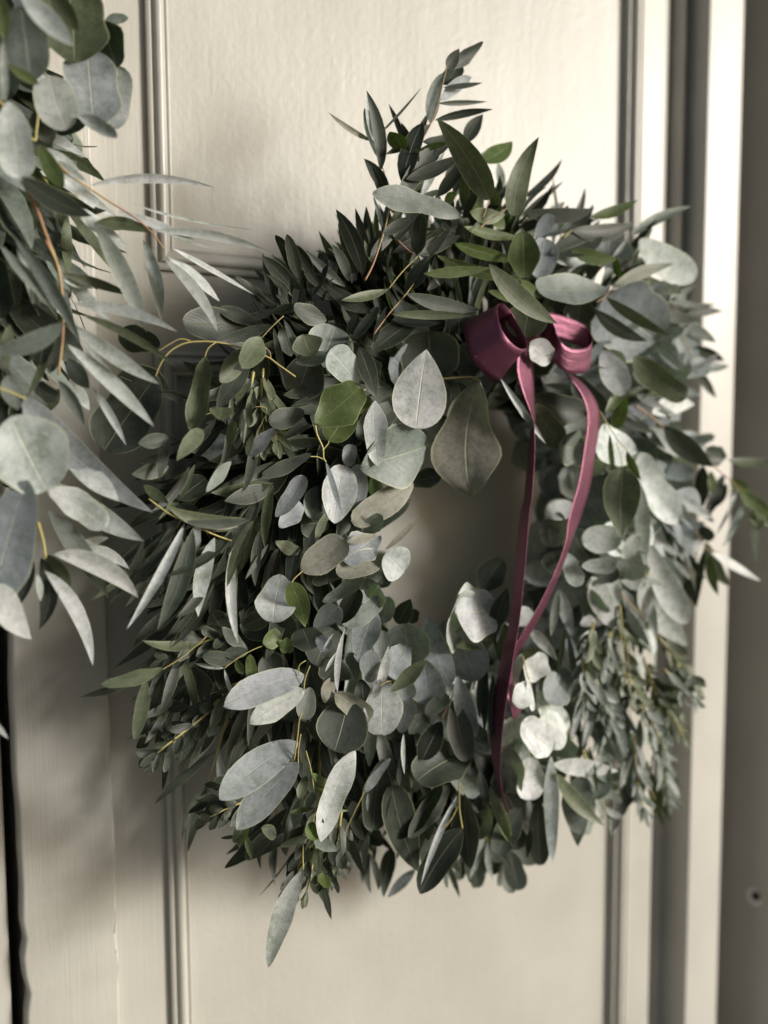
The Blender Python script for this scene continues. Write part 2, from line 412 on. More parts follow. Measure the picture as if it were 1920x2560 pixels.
NR = 12
def leaf_geo(kind, L, W, bend=0.0, side=0.0, fold=0.12, wave=0.0, seed=0, rows=NR, cols=4):
    """leaf along +Y from its base at the origin; bend curls it about X, side sweeps it in its own plane"""
    r = random.Random(seed)
    ph = r.uniform(0, 6.28); fq = r.uniform(5, 9)
    nick = (r.randrange(3, rows-1), r.choice((0, cols)), r.uniform(.91, .97)) if kind != 'N' and r.random() < .5 else (-1, 0, 1)
    ts = [(1-math.cos(math.pi*i/rows))/2 for i in range(rows+1)]
    mid = []; x = y = z = 0.0; tp = 0
    for i, t in enumerate(ts):
        dt = t-tp; tm = (t+tp)/2; tp = t
        a = side*(tm-.5); b = bend*(tm-.35)
        y += math.cos(a)*math.cos(b)*dt*L; x += -math.sin(a)*dt*L; z += math.sin(b)*dt*L
        mid.append((x, y, z, side*(t-.5), b))
    V, UV = [], []
    for i, t in enumerate(ts):
        mx, my, mz, a, b = mid[i]
        hw = W/2*max(prof_w(kind, t)/MAXW[kind], .012)
        if kind in 'ROEK' and wave: hw *= 1+wave*.35*math.sin(t*fq*1.3+ph)
        for c in range(cols+1):
            s = -1+2*c/cols
            lx = s*hw*(nick[2] if (i, c) == nick[:2] else 1)
            if kind != 'N' and c in (0, cols): lx *= 1+r.uniform(-.009, .009)
            lz = abs(s)*hw*fold+ (s*hw)**2/max(W, 1e-5)*fold*1.2
            lz += wave*W*.16*math.sin(t*fq+ph+s*1.3)*abs(s)
            V.append(Vector((mx+lx*math.cos(a), my+lx*math.sin(a)*1.0, mz+lz*math.cos(b))))
            UV.append((.5+s*.5, t))
    Fc = []
    for i in range(rows):
        for c in range(cols):
            q = i*(cols+1)+c
            Fc.append((q, q+1, q+cols+2, q+cols+1))
    return V, Fc, UV, Vector(mid[-1][:3])

TINT = {'o': (.140, .148, .118), 'g': (.140, .168, .154), 'b': (.20, .228, .245), 's': (.345, .38, .38), 'G': (.074, .108, .032), 'k': (.019, .027, .018),
        'm': (.078, .097, .054), 'q': (.041, .052, .041), 'w': (.46, .50, .50), 'r': (.185, .19, .155)}  # k and q are dark greens darkened further for shade among the leaves
NAMES = {'R': 'round_leaf', 'O': 'oval_leaf', 'E': 'oval_leaf', 'D': 'pointed_leaf', 'K': 'oval_leaf', 'N': 'narrow_leaf'}
COUNT = {}

def vary(c, r, a=.12):
    f = 1+r.uniform(-a, a); return tuple(max(0, x*f*(1+r.uniform(-.025, .025))) for x in c)

def place_leaf(root, base, tip, W, kind, tint, roll=0.0, bend=.5, side=0.0, fold=.14, wave=.25, nrm=None, seed=0, seen=False):
    """one leaf as an object of its own, spanning base to tip"""
    L = (tip-base).length
    Y = (tip-base).normalized()
    n0 = nrm if nrm is not None else (CAM-base)
    Z = (n0-Y*n0.dot(Y)).normalized(); X_ = Y.cross(Z)
    R = Matrix.Rotation(roll, 3, Y)
    Z = R @ Z; X_ = R @ X_
    if seen: W = W/max(.42, abs(Z.dot((CAM-base).normalized())))
    V, Fc, UV, e = leaf_geo(kind, L, W, bend, side, fold, wave, seed, 18 if W > .03 else NR, 6 if W > .03 else 4)
    k = L/e.length
    # turn the curved leaf so that its chord runs base to tip
    M = Matrix((X_, Y, Z)).transposed()
    q = (e.normalized()).rotation_difference(Vector((0, 1, 0))).to_matrix()
    M = M @ q
    V = [Vector((v.x, v.y*k, v.z*k)) for v in V]
    o = mesh(NAMES[kind], V, Fc, M_leaf, None, True, UV, [(1, 1, 1)]*len(V))
    o.color = (*tint, 1)
    o.parent = root
    o.matrix_basis = Matrix.Translation(base-root.location) @ M.to_4x4()
    COUNT[(root.name, NAMES[kind])] = COUNT.get((root.name, NAMES[kind]), 0)+1
    return o

Z_ = 1659/700.0
TILES = {'1': (0, 0), '2': (600, 0), '3': (1220, 0), '4': (0, 600), '5': (600, 600), '6': (1220, 600), '7': (0, 1200), '8': (600, 1200), '9': (1220, 1200),
         'A': (0, 1860), 'B': (600, 1860), 'C': (1220, 1860)}
def pz(tile, x, y):
    ox, oy = TILES[tile]; return ox+x/Z_, oy+y/Z_

def hero(root, txt, d0=.150, seed=1, gain=1.0):
    """one line per leaf: tile, base x y, tip x y, width (enlarged photo pixels), kind, colour, then d= roll= side= bend= td="""
    r = random.Random(seed)
    for ln in txt.strip().split('\n'):
        a = ln.split('#')[0].split()
        if not a: continue
        tile = a[0]; bx, by, tx, ty, wd = map(float, a[1:6]); kind, col = a[6], a[7]
        o = {}
        for kv in a[8:]:
            k, v = kv.split('='); o[k] = float(v)
        d = o.get('d', d0*100)/100+r.uniform(-.006, .006)
        td = o.get('td', r.uniform(-1.2, 1.8))/100
        b = P(*pz(tile, bx, by), d); tp = P(*pz(tile, tx, ty), d+td)
        roll = math.radians(o.get('roll', r.uniform(-28, 28)))
        m = depth(b.lerp(tp, .5))/F
        W = wd/Z_*m
        kk = {'w': .75, 's': .3, 'b': .12, 'r': .15}.get(col, 0)
        kk = o.get('sun', kk)
        if kk: roll *= .6
        nr = (CAM-b).normalized()+tosun*kk
        place_leaf(root, b, tp, W, kind, tuple(x*gain for x in vary(TINT[col], r)), roll, o.get('bend', r.uniform(-.15, .75)), -math.radians(o.get('side', r.uniform(-14, 14))),
                   o.get('fold', r.uniform(.04, .2)), o.get('wave', r.uniform(.05, .4)) if kind != 'N' else .12, nr, r.randrange(10**6), True)

def stem(root, tile, pts, w0=7, w1=3, mat=None, d=.15, dd=0.0):
    """twig through enlarged-photo pixel points"""
    n = len(pts)
    W = [P(*pz(tile, x, y), d+dd*i/(n-1)) for i, (x, y) in enumerate(pts)]
    W = catmull(W, 5)
    m = depth(W[0])/F/Z_
    V, Fc = tube_geo(W, w0*m/2, w1*m/2, 6)
    o = mesh('twig', V, Fc, mat or M_ystem, None, True)
    return childfix(o, root)
# ------------------------------------------------------------------ the large wreath
C0 = Vector((0, -.066, CZ))
wreath = thing('wreath', 'large eucalyptus wreath with a burgundy satin bow hanging on the panelled door', 'wreath', C0)
RR, RT = .168, .056

def ring_geo(C, R, r, seed, n=72, m=12):
    rr = random.Random(seed); V = []; Fc = []
    for i in range(n):
        a = 2*math.pi*i/n
        for k in range(m):
            p = 2*math.pi*k/m
            q = r*(1+.12*math.sin(7*a+3*p)+rr.uniform(-.07, .07))
            ro = R+q*math.cos(p); yy = -q*math.sin(p)*.9
            V.append(Vector((C.x+ro*math.cos(a), min(-.004, C.y+yy), C.z+ro*math.sin(a))))
    for i in range(n):
        for k in range(m):
            i2 = (i+1) % n; k2 = (k+1) % m
            Fc.append((i*m+k, i*m+k2, i2*m+k2, i2*m+k))
    return V, Fc

def flow(a):
    """direction in which the sprigs lie at angle a round the ring: out and, on the flanks, down"""
    rad = Vector((math.cos(a), 0, math.sin(a)))
    dn = Vector((math.sin(a), 0, -math.cos(a))) if math.cos(a) > 0 else Vector((-math.sin(a), 0, math.cos(a)))
    s = min(1, abs(math.cos(a))*1.5)*(.9 if math.sin(a) < .6 else .35)
    return (rad*.55+dn*s+Vector((0, 0, -.15 if math.sin(a) < .5 else .0))).normalized(), rad

class Heap:
    """loose leaves: the best seen become objects, the rest are joined into one part each kind"""
    def __init__(s, root): s.root = root; s.items = []
    def add(s, base, Y, nrm, L, W, kind, tint, r, bend=None, side=None):
        s.items.append((base, Y.normalized(), nrm, L, W, kind, tint, bend if bend is not None else r.uniform(-.5, 1.3), side if side is not None else math.radians(r.uniform(-42, 42)), r.uniform(.03, .22), r.uniform(.05, .4), r.randrange(8)))
    def build(s, limit):
        sc = []
        for it in s.items:
            base, Y, nrm, L, W = it[:5]
            c = base+Y*L*.5; dv = c-CAM
            Zn = (nrm-Y*nrm.dot(Y)).normalized()
            infr = dv.dot(fwd) > 0 and abs(dv.dot(rt)/dv.dot(fwd)) < 960/F*1.05 and abs(dv.dot(up)/dv.dot(fwd)) < 1280/F*1.05
            area = L*W*abs(Zn.dot(dv.normalized()))/dv.length**2
            front = max(0, -(c.y)-.05)
            sc.append((area*front if infr else 0))
        order = sorted(range(len(sc)), key=lambda i: -sc[i])
        cnt = {}; single = set()
        for i in order:
            nm = NAMES[s.items[i][5]]
            if sc[i] > 0 and cnt.get(nm, 0)+COUNT.get((s.root.name, nm), 0) < limit:
                single.add(i); cnt[nm] = cnt.get(nm, 0)+1
        cache = {}; joined = {}
        for i, (base, Y, nrm, L, W, kind, tint, bend, side, fold, wave, sd) in enumerate(s.items):
            key = (kind, round(W/L*6)/6 or .1, round(bend*2)/2, round(side*4)/4, sd % 4)
            if key not in cache:
                V, Fc, UV, e = leaf_geo(kind, 1.0, key[1], key[2], key[3], fold, wave, sd, 8, 4)
                cache[key] = (V, Fc, UV, None)
            V, Fc, UV, me = cache[key]
            Zn = (nrm-Y*nrm.dot(Y)).normalized(); Xn = Y.cross(Zn)
            M = Matrix((Xn*(W/key[1]), Y*L, Zn*L)).transposed()
            if i in single:
                if me is None:
                    o = mesh(NAMES[kind], V, Fc, M_leaf, None, True, UV, [(1, 1, 1)]*len(V))
                    cache[key] = (V, Fc, UV, o.data)
                else:
                    o = bpy.data.objects.new(NAMES[kind], me); COL.objects.link(o)
                o.color = (*tint, 1); o.parent = s.root
                o.matrix_basis = Matrix.Translation(base-s.root.location) @ M.to_4x4()
            else:
                J = joined.setdefault(NAMES[kind], ([], [], [], []))
                off = len(J[0])
                J[0].extend([M @ v + base for v in V]); J[1].extend([tuple(q+off for q in f) for f in Fc]); J[2].extend(UV); J[3].extend([tint]*len(V))
        for nm, (V, Fc, UV, C) in joined.items():
            o = mesh(nm.replace('leaf', 'leaves'), V, Fc, M_leaf, None, True, UV, C); o.color = (1, 1, 1, 1); o['kind'] = 'stuff'
            childfix(o, s.root)
        print(s.root.name, 'leaves', len(s.items), 'single', len(single), 'tris', sum(len(f) for _, f, _, _ in joined.values())*2)

class Twigs:
    def __init__(s): s.V = []; s.F = []
    def add(s, pts, r0, r1, sides=4):
        V, Fc = tube_geo(pts, r0, r1, sides); o = len(s.V)
        s.V += V; s.F += [tuple(q+o for q in f) for f in Fc]
    def build(s, root, mat, name='twigs'):
        if s.V:
            o = mesh(name, s.V, s.F, mat, None, True); o['kind'] = 'stuff'; childfix(o, root)

def sprig(heap, tw, p, d, Ls, nodes, kind, L, W, tint, r, droop=.5, up_n=None, spread=1.0, term=True):
    pts = [p]; q = p.copy(); dd = d.normalized()
    for i in range(nodes+1):
        dd = (dd+Vector((r.uniform(-.08, .08), r.uniform(-.06, .06), -droop/nodes+r.uniform(-.05, .05)))).normalized()
        q = q+dd*(Ls/nodes)
        if q.y > -.012: q.y = -.012
        pts.append(q.copy())
    tw.add(pts, .0013, .0007)
    ph = r.uniform(0, 6.28)
    for i in range(1, len(pts)):
        t = (pts[i]-pts[i-1]).normalized()
        a = t.cross(Vector((0, -1, .2))).normalized(); b = t.cross(a)
        f = 1-.45*(i/len(pts))**2
        for s in (0, math.pi):
            an = ph+s+(math.pi/2 if i % 2 else 0)+r.uniform(-.3, .3)
            perp = a*math.cos(an)+b*math.sin(an)*.6
            Yd = (t*(1.0/spread)+perp*.95+Vector((0, -.05, -.25*droop))).normalized()
            nr = (t*.5+Vector((0, -.9, .35))+Vector((r.uniform(-.5, .5), r.uniform(-.3, .3), r.uniform(-.5, .5)))).normalized()
            l = L*f*r.uniform(.75, 1.15)
            e = pts[i]+Yd*l
            if e.y > -.006: Yd.y -= (e.y+.006)/l; Yd.normalize()
            heap.add(pts[i]+perp*.0015, Yd, nr, l, W*f*r.uniform(.8, 1.15), kind, vary(tint, r, .2), r)
    if term: heap.add(pts[-1], dd, Vector((0, -1, .4)), L*.7, W*.7, kind, vary(tint, r, .2), r)

def in_hole(p, C, R0):
    return math.hypot(p.x-C.x, p.z-C.z) < R0

def build_ring(root, C, R, RT, seed, n_fill, n_sprig, zones, hole=.078, scale=1.0, extra=()):
    r = random.Random(seed)
    V, Fc = ring_geo(C, R, RT*.62, seed)
    childfix(mesh('twig_ring', V, Fc, M_core, None, True), root)
    heap = Heap(root); tw = Twigs()
    n = 0; tries = 0
    while n < n_fill and tries < n_fill*4:
        tries += 1
        a = r.uniform(0, 2*math.pi); ph = r.uniform(-.45, math.pi+.5)
        if extra and r.random() < .3:
            lo, hi = r.choice(extra); a = math.radians(r.uniform(lo, hi)); ph = r.uniform(-.5, 1.2)        # 0 outwards, 90 to the front, 180 inwards
        q = RT*r.uniform(.62, 1.0)
        rad = Vector((math.cos(a), 0, math.sin(a)))
        p = C+rad*(R+q*math.cos(ph))+Vector((0, -q*math.sin(ph), 0))
        if p.y > -.008: p.y = -.008
        nout = (rad*math.cos(ph)+Vector((0, -math.sin(ph), 0))).normalized()
        fl, _ = flow(a)
        inner = math.cos(ph) < -.35
        if inner: fl = (fl+rad*-.2+Vector((0, 0, -.35))).normalized()
        kind, L, W, col = zones(math.degrees(a) % 360, ph, r)
        Y = (fl+nout*r.uniform(-.05, .38)+Vector((r.uniform(-.55, .55), r.uniform(-.35, .25), r.uniform(-.55, .55)))).normalized()
        L *= scale*r.uniform(.75, 1.2); W *= scale*r.uniform(.8, 1.2)
        e = p+Y*L
        if in_hole(e, C, hole) or in_hole(p+Y*L*.6, C, hole): continue
        if e.y > -.006: continue
        nr = (nout+Vector((r.uniform(-.6, .6), r.uniform(-.5, .2), r.uniform(-.6, .6)))).normalized()
        if abs(nr.dot(Y)) > .93: continue
        heap.add(p, Y, nr, L, W, kind, vary(TINT[col], r, .22), r); n += 1
    for k in range(n_sprig):
        a = (k+r.uniform(-.4, .4))/n_sprig*2*math.pi; ph = r.uniform(-.2, 2.0)
        rad = Vector((math.cos(a), 0, math.sin(a)))
        p = C+rad*(R+RT*.6*math.cos(ph))+Vector((0, -RT*.6*math.sin(ph), 0))
        fl, _ = flow(a)
        fl = (fl+rad*.3+Vector((r.uniform(-.2, .2), -.1*math.sin(ph), r.uniform(-.2, .2)))).normalized()
        deg = math.degrees(a) % 360
        kind, L, W, col = zones(deg, 0, r)
        if 285 < deg or deg < 5:
            if r.random() < .7: kind, L, W, col = 'E', .019, .007, r.choice('gmmG')
        Ls = r.uniform(.055, .1)*scale*(.75 if 85 < deg < 150 else 1.15 if 150 <= deg < 215 else 1)
        if 85 < deg < 150: L *= .85; W *= .9
        sprig(heap, tw, p, fl, Ls, 6 if L < .03 else 4, kind, L*scale, W*scale, TINT[col], r, droop=.6 if math.sin(a) < .5 else .0)
    return heap, tw

def zones_main(deg, ph, r):
    """which leaf grows where on the ring: kind, length, width, colour"""
    c = math.cos(ph)
    x = r.random()
    if c < -.1:                                            # the side facing the hole and the inner front: silver rounds and ovals
        if 60 < deg < 175: return ('O', .052, .030, r.choice('qgk')) if x < .6 else ('R', .045, .042, r.choice('gqb'))
        if 175 <= deg < 260: return ('R', .040, .034, r.choice('gbsg')) if x < .6 else ('O', .048, .028, r.choice('gbqs'))
        return ('R', .040, .034, r.choice('gbssb')) if x < .6 else ('O', .050, .028, r.choice('gbsb'))
    if 60 < deg < 135: return ('N', .070, .0115, r.choice('kkmkqk')) if x < .9 else ('O', .05, .024, r.choice('qg'))
    if 135 <= deg < 225: return ('N', .076, .0115, r.choice('kkqkq')) if x < .84 else (('O', .055, .026, 'k') if x < .93 else ('R', .05, .045, 'q'))  # left flank: dark green leaves whose tints also carry its shade
    if 225 <= deg < 250: return ('N', .05, .011, r.choice('kqm')) if x < .55 else ('O', .055, .026, r.choice('qgk'))
    if 250 <= deg < 290: return ('O', .058, .028, r.choice('kkqg')) if x < .8 else ('N', .05, .010, r.choice('mg'))
    if 290 <= deg < 345: return ('O', .046, .018, r.choice('gsbgs')) if x < .45 else ('N', .042, .010, r.choice('gssmg'))
    if deg >= 345 or deg < 25: return ('O', .060, .024, r.choice('sgbsg')) if x < .55 else ('N', .066, .011, r.choice('gsmg'))
    return ('O', .052, .028, r.choice('bgsbg')) if x < .35 else (('N', .074, .012, r.choice('gmqsg')) if x < .85 else ('R', .05, .046, 'b'))

HERO_TOP = """
2 1225 405 1300 288 72 D k side=-10 d=13
2 1240 403 1443 247 62 E k side=-18 d=13
2 1205 505 1300 370 75 E q side=-10 d=12.5
2 1130 735 1198 435 80 E g side=25 d=13 roll=10
2 1188 595 1370 455 62 E b side=15 d=12
2 1203 518 1438 490 30 N k side=-8 d=13
2 1175 612 1466 602 24 N k side=-4 d=13
2 1155 712 1497 648 46 N k side=-10 d=13.5
2 1130 733 860 915 55 N k side=20 d=12.5
2 1082 842 1320 798 58 E k side=-12 d=13
2 1478 1185 1165 702 150 D m side=-18 d=16 roll=-12 fold=.06 wave=.1
3 152 1280 300 812 122 D m side=22 d=16 roll=14
2 962 1082 1080 728 105 E k side=14 d=13.5 roll=-8
2 978 868 880 615 34 N k side=-12 d=12.5
2 965 905 884 782 62 N G d=12.5
2 788 838 524 665 26 N r side=14 d=11.5
2 798 822 1080 512 15 N q side=-8 d=11.5
2 790 840 745 540 42 N s side=-8 d=11.5
2 826 942 738 640 88 E g side=-14 d=11.5
2 832 1012 750 538 78 N k side=-42 d=12
2 882 1165 735 940 78 N k side=-24 d=12
2 1335 850 1440 675 62 N k side=14 d=12
2 1430 965 1612 838 72 N G side=-14 d=12.5
2 945 1185 1160 876 96 E k side=16 d=14
2 985 1062 1312 915 75 N k side=-12 d=13.5
2 1175 1162 1345 960 85 E k side=10 d=13.5
2 1072 1172 1215 895 46 N s side=-8 d=12
2 1050 1190 1182 1122 44 N s d=12
2 1318 1262 1332 1040 44 N s side=-8 d=13
2 1060 930 1260 835 40 N k side=-16 d=12.5
2 1055 895 1240 845 40 N G d=12.5
2 1020 1010 1050 880 42 E m d=12.5
2 940 1110 880 1170 34 N g d=12.5
2 1310 1285 784 1152 118 O g side=-16 d=16 roll=24 fold=.05
2 850 1380 1012 1288 64 E k side=-12 d=14.5
2 1050 1512 1082 1262 100 E k side=12 d=15 roll=-10
2 1245 1362 1200 1278 60 D k d=15
2 732 1632 568 1240 100 N k side=-20 d=13
2 690 1660 580 1318 58 N q side=-6 d=12
2 762 1602 682 1232 62 N q side=-8 d=12
2 790 1525 748 1220 58 N k side=10 d=12.5
2 848 1345 790 1160 22 N s d=12
2 340 1650 208 1392 72 E k side=-12 d=11
2 348 1652 278 1388 74 E k side=-6 d=11
2 415 1665 326 1450 84 E k side=-12 d=11.5
5 382 380 130 96 90 E k side=-14 d=12 roll=6
5 428 330 508 85 92 E k side=16 d=12
5 560 340 600 165 80 E k d=11
5 505 250 550 130 80 E q d=11
2 855 1160 470 1510 0.1 N k d=8
2 1085 1622 1492 1585 56 N G side=-10 d=15
2 1268 1436 1655 1548 56 N G side=-18 d=15
2 1168 1512 1668 1652 66 N G side=-22 d=15.5
2 1325 1342 1668 1405 52 N G side=-14 d=15
2 1362 1252 1572 1272 62 N G side=-26 d=14.5
2 1050 1510 1312 1398 84 N k side=12 d=14.5
2 1250 1340 1000 1560 95 N k side=10 d=13.5
2 1240 1390 900 1500 80 N k d=12.5
2 1010 1590 1250 1340 60 N k d=14 side=-16
2 1320 1290 1420 1110 50 N k d=13
2 1210 1200 1284 1142 50 N G d=13.5
5 1060 90 1186 272 34 N s side=14 d=15.5
3 215 1255 632 1235 85 N k side=-34 d=13
3 498 1362 868 1318 78 N k side=-34 d=14 roll=-10
3 605 1285 888 1185 58 N G side=-16 d=13.5
3 375 1505 672 1378 108 E k side=-14 d=14
3 488 1478 768 1532 82 N G side=-34 d=14.5
3 780 1655 762 1520 34 N G d=14 side=20
3 838 1402 1202 1222 44 N g side=14 d=13.5 fold=.3
3 895 1422 1236 1632 150 O s side=-18 d=14 roll=-8
3 215 1648 205 1372 178 R G side=-6 d=16 roll=6 bend=.2
3 290 1650 340 1412 150 R b side=-10 d=14.5
3 738 1590 722 1358 215 R b d=12.5 roll=10
3 370 1522 638 1535 52 N s side=-8 d=14
3 170 1300 450 1072 34 N k d=10
3 170 1270 382 1030 28 N k d=10
3 190 1180 440 940 36 N q side=-30 d=11
3 415 1368 476 1212 50 N s side=8 d=13
3 285 1415 385 1272 85 O b side=10 d=13
3 165 1375 345 1290 60 N k d=12.5
3 200 1400 420 1270 80 N q d=12
3 30 1270 100 1350 50 E G d=14
3 60 1360 10 1190 60 N s d=11
3 110 1200 150 1030 60 N s d=10
3 90 1120 60 960 50 N s d=9.5
3 600 1655 640 1530 80 E q d=13
3 380 1655 495 1575 40 N g d=13.5
3 470 1660 585 1560 35 N g d=13.5
"""
HERO_RIGHT = """
6 715 292 288 288 112 O g side=-10 d=15 roll=30
6 1000 590 690 330 300 R b side=8 d=12.5 roll=-6 bend=.2
6 940 240 880 120 100 O b d=12.5
6 1010 420 960 270 120 R b d=12
6 700 338 1086 572 62 N m side=-26 d=15.5
6 632 408 946 600 74 N q side=-28 d=15
6 738 285 1102 140 50 N m side=16 d=14.5
6 930 205 1170 312 42 N m side=-32 d=14
6 1170 312 1125 390 20 N g d=13
6 5 140 410 495 112 N m side=-24 d=17.5 roll=-15
6 0 300 205 382 48 N G d=16
6 195 235 345 342 44 N G side=-16 d=16
6 215 585 250 385 205 R m side=6 d=16.8 roll=-6 bend=.2
6 478 500 598 402 105 R G d=13.4 roll=5
6 520 560 560 345 170 R q d=12.4
6 248 612 372 716 112 R w side=8 d=17.4 roll=0 sun=.1 bend=.2
6 290 690 360 580 118 R g d=16.6
6 680 648 815 915 160 O s side=-8 d=15 roll=-8
6 860 690 1172 935 130 O m side=-16 d=15.5 roll=12
6 700 1018 822 812 62 E G d=15.5 side=-14
6 750 1115 825 928 85 D G d=15.5 side=8
6 700 980 560 760 190 R b d=13 
6 270 932 586 1022 124 O k side=-14 d=15 roll=-10
6 520 800 692 1012 100 O q side=-26 d=14
6 282 972 436 1225 132 O m side=-14 d=15.2 roll=8
6 75 822 345 1210 40 N s side=-10 d=16.5 fold=.4
6 1045 1105 1335 1345 118 N q side=-18 d=14.5
6 1285 1240 1412 1290 66 E q side=-20 d=13.5
6 1420 1302 1700 1300 50 N m side=-18 d=14
6 880 1250 645 1170 165 O w side=14 d=14.5
6 895 1262 995 1505 128 O s side=-12 d=15
6 905 1330 1132 1668 165 O w side=-14 d=14.5
6 930 1120 1200 1270 80 O g d=13.5
6 800 1352 792 1768 205 D m side=-6 d=16.8 roll=-8 bend=.3
6 900 1440 930 1930 90 N s side=6 d=15.8
6 722 1150 752 1415 30 N G side=-10 d=16.4
6 822 1252 906 1425 46 N G side=-14 d=16.6
6 1480 1480 1420 1640 15 N s d=14
6 1530 1545 1400 1790 18 N s side=-8 d=14
6 1500 1490 1670 1610 60 N G side=-20 d=15
6 1440 1412 1552 1482 42 N G side=-20 d=14
6 1290 1600 1415 1440 60 N k d=13 side=-12
6 1272 1335 1262 1600 82 N k d=13
6 1318 1370 1328 1505 48 E G d=13
6 1590 1610 1700 1700 60 N G d=15
6 1590 1610 1600 1715 60 E m d=14.5
6 1180 432 1392 422 34 N k d=10.5
6 1020 440 1242 468 62 N q d=12
6 1130 500 1352 606 58 N g d=11.5
6 1180 640 1402 716 56 N k d=11
6 1240 728 1432 745 40 N g d=11
6 1242 782 1352 935 40 N k d=11
6 1115 572 1200 800 34 N s d=12
6 972 1030 1225 975 72 N w side=28 d=12.5
6 875 905 1050 1000 46 N s d=12.5
6 1150 880 1260 920 40 N s d=11
6 1080 640 1160 780 34 N s d=12
6 1000 640 1150 780 44 N s d=12.5
6 850 780 1010 900 60 N q d=13
6 1100 440 1350 380 26 N k d=10.5
6 1060 360 1290 400 30 N g d=11
6 560 1240 420 1210 90 O g d=13
6 640 1290 410 1230 120 O b d=13.5
6 420 1190 600 1080 110 O s d=12.5
6 600 1260 560 1100 100 R s d=12.8
9 500 150 340 170 90 R s d=13
9 960 385 1188 845 150 O s side=-16 d=15 roll=-10
9 925 590 1192 992 150 D s side=-14 d=15.6 roll=10
9 980 300 890 350 120 R w d=14.5
9 1100 70 1330 230 60 N s d=13.5 side=-10
9 560 380 790 340 165 R s side=22 d=15.2 roll=-18 
9 700 420 790 300 130 R w d=14.6
9 800 470 890 330 90 O w d=15
9 555 510 762 512 92 O s side=6 d=15.4
9 610 590 770 530 110 O q d=14.8
9 860 600 850 410 180 R s d=14.6
9 450 430 540 630 112 O s side=10 d=14.6
9 340 215 520 160 90 O s side=24 d=14.4
9 400 400 420 190 100 R g d=14
9 380 400 350 230 90 R g d=13
9 440 560 380 420 90 R q d=13
9 600 480 500 300 150 R q d=13.6
9 560 640 655 805 105 O g d=14
9 610 580 782 872 112 E s side=-8 d=14.6
9 700 590 780 740 100 E s d=14.8
9 415 650 372 925 52 N g d=13.6
9 425 640 506 950 66 N s d=14
9 470 900 535 1280 40 N g d=14
9 455 850 405 1190 30 N m d=14
9 630 820 545 860 60 D s d=14.5
9 640 900 520 1000 60 E s d=14.5
9 700 1020 680 1080 60 R g d=15
9 800 840 880 950 80 E m d=14
9 690 860 590 1020 70 E q d=13.8
9 245 1200 330 1025 140 R w side=12 d=16 roll=12
9 240 1190 165 1340 100 O w side=20 d=16
9 240 1180 265 1370 40 O w d=16.3
9 200 1030 150 1220 60 O s d=15.6
9 210 1020 330 1060 100 R m d=15
9 255 890 412 1072 72 D s d=15
9 180 860 250 760 90 R s d=14
9 290 1255 472 1482 115 O w side=-10 d=15.6
9 130 1400 150 1540 170 R s d=15.4
9 200 1430 385 1600 160 R w side=-10 d=16
9 350 1360 420 1600 150 R w d=15.4
9 440 1180 340 1300 120 R b d=14.4
9 480 1300 420 1120 110 R g d=13.8
9 640 1450 480 1180 90 O g d=14
9 400 1460 460 1650 130 R g d=14.6
9 100 840 110 1030 90 O s d=14
9 950 640 1000 960 60 N s d=14.5
9 820 760 960 985 60 N b d=14.6
C 250 68 262 330 152 O w side=-6 d=16 roll=10
C 372 72 382 702 82 E s side=6 d=16 roll=0
C 386 120 772 160 70 N s side=-4 d=15.6
C 402 172 695 486 66 N m side=-12 d=15.8
C 560 190 530 605 150 D g d=14.6
C 450 280 560 540 70 E g d=15
C 960 160 1085 458 50 N m side=-18 d=13.6
C 932 150 730 548 84 N k side=-26 d=13.6
C 890 290 704 447 40 N k side=-20 d=13
C 945 240 1040 490 34 N G d=13.8
C 50 330 146 602 46 N G side=-8 d=15.6
C 1040 10 1152 358 62 N g side=-24 d=13.5
C 200 380 60 655 150 O q side=-18 d=14 roll=-8
C 300 330 312 720 118 O k d=14.4
C 250 500 228 680 40 N k d=13
C 690 100 640 330 120 R g d=13.6
C 130 10 130 280 150 O g d=14.5
C 170 120 20 300 90 O q d=14
C 620 440 540 520 60 O g d=14
"""
HERO_TWIG = """
9 1292 400 1240 742 44 N k side=-20 d=12.5
9 1290 365 1435 632 74 N m side=-30 d=13.5
9 1310 440 1365 685 52 N G side=-20 d=13.5
9 1318 430 1622 602 40 N w side=14 d=14
9 1560 190 1592 502 42 N s side=12 d=14
9 1490 70 1350 330 18 N g d=13.5
9 1530 140 1385 400 22 N s d=14
9 1400 -30 1310 210 64 E k side=-16 d=13
9 1495 65 1680 190 66 E G side=-20 d=15
9 1580 180 1700 270 60 E G d=15
9 1575 180 1590 285 56 O m d=14.6
9 1270 270 1310 365 56 E k d=13
9 1190 430 1290 590 38 N k side=-20 d=12.6
9 1120 440 1242 755 62 N k side=-10 d=12.6
9 1100 480 1200 590 34 N s d=13
9 1340 250 1240 160 30 N k d=13
6 1230 270 1120 390 20 N g side=-40 d=12.5
6 1180 310 1030 350 24 N g side=20 d=12
9 1260 150 1110 70 70 N b d=13.5
"""
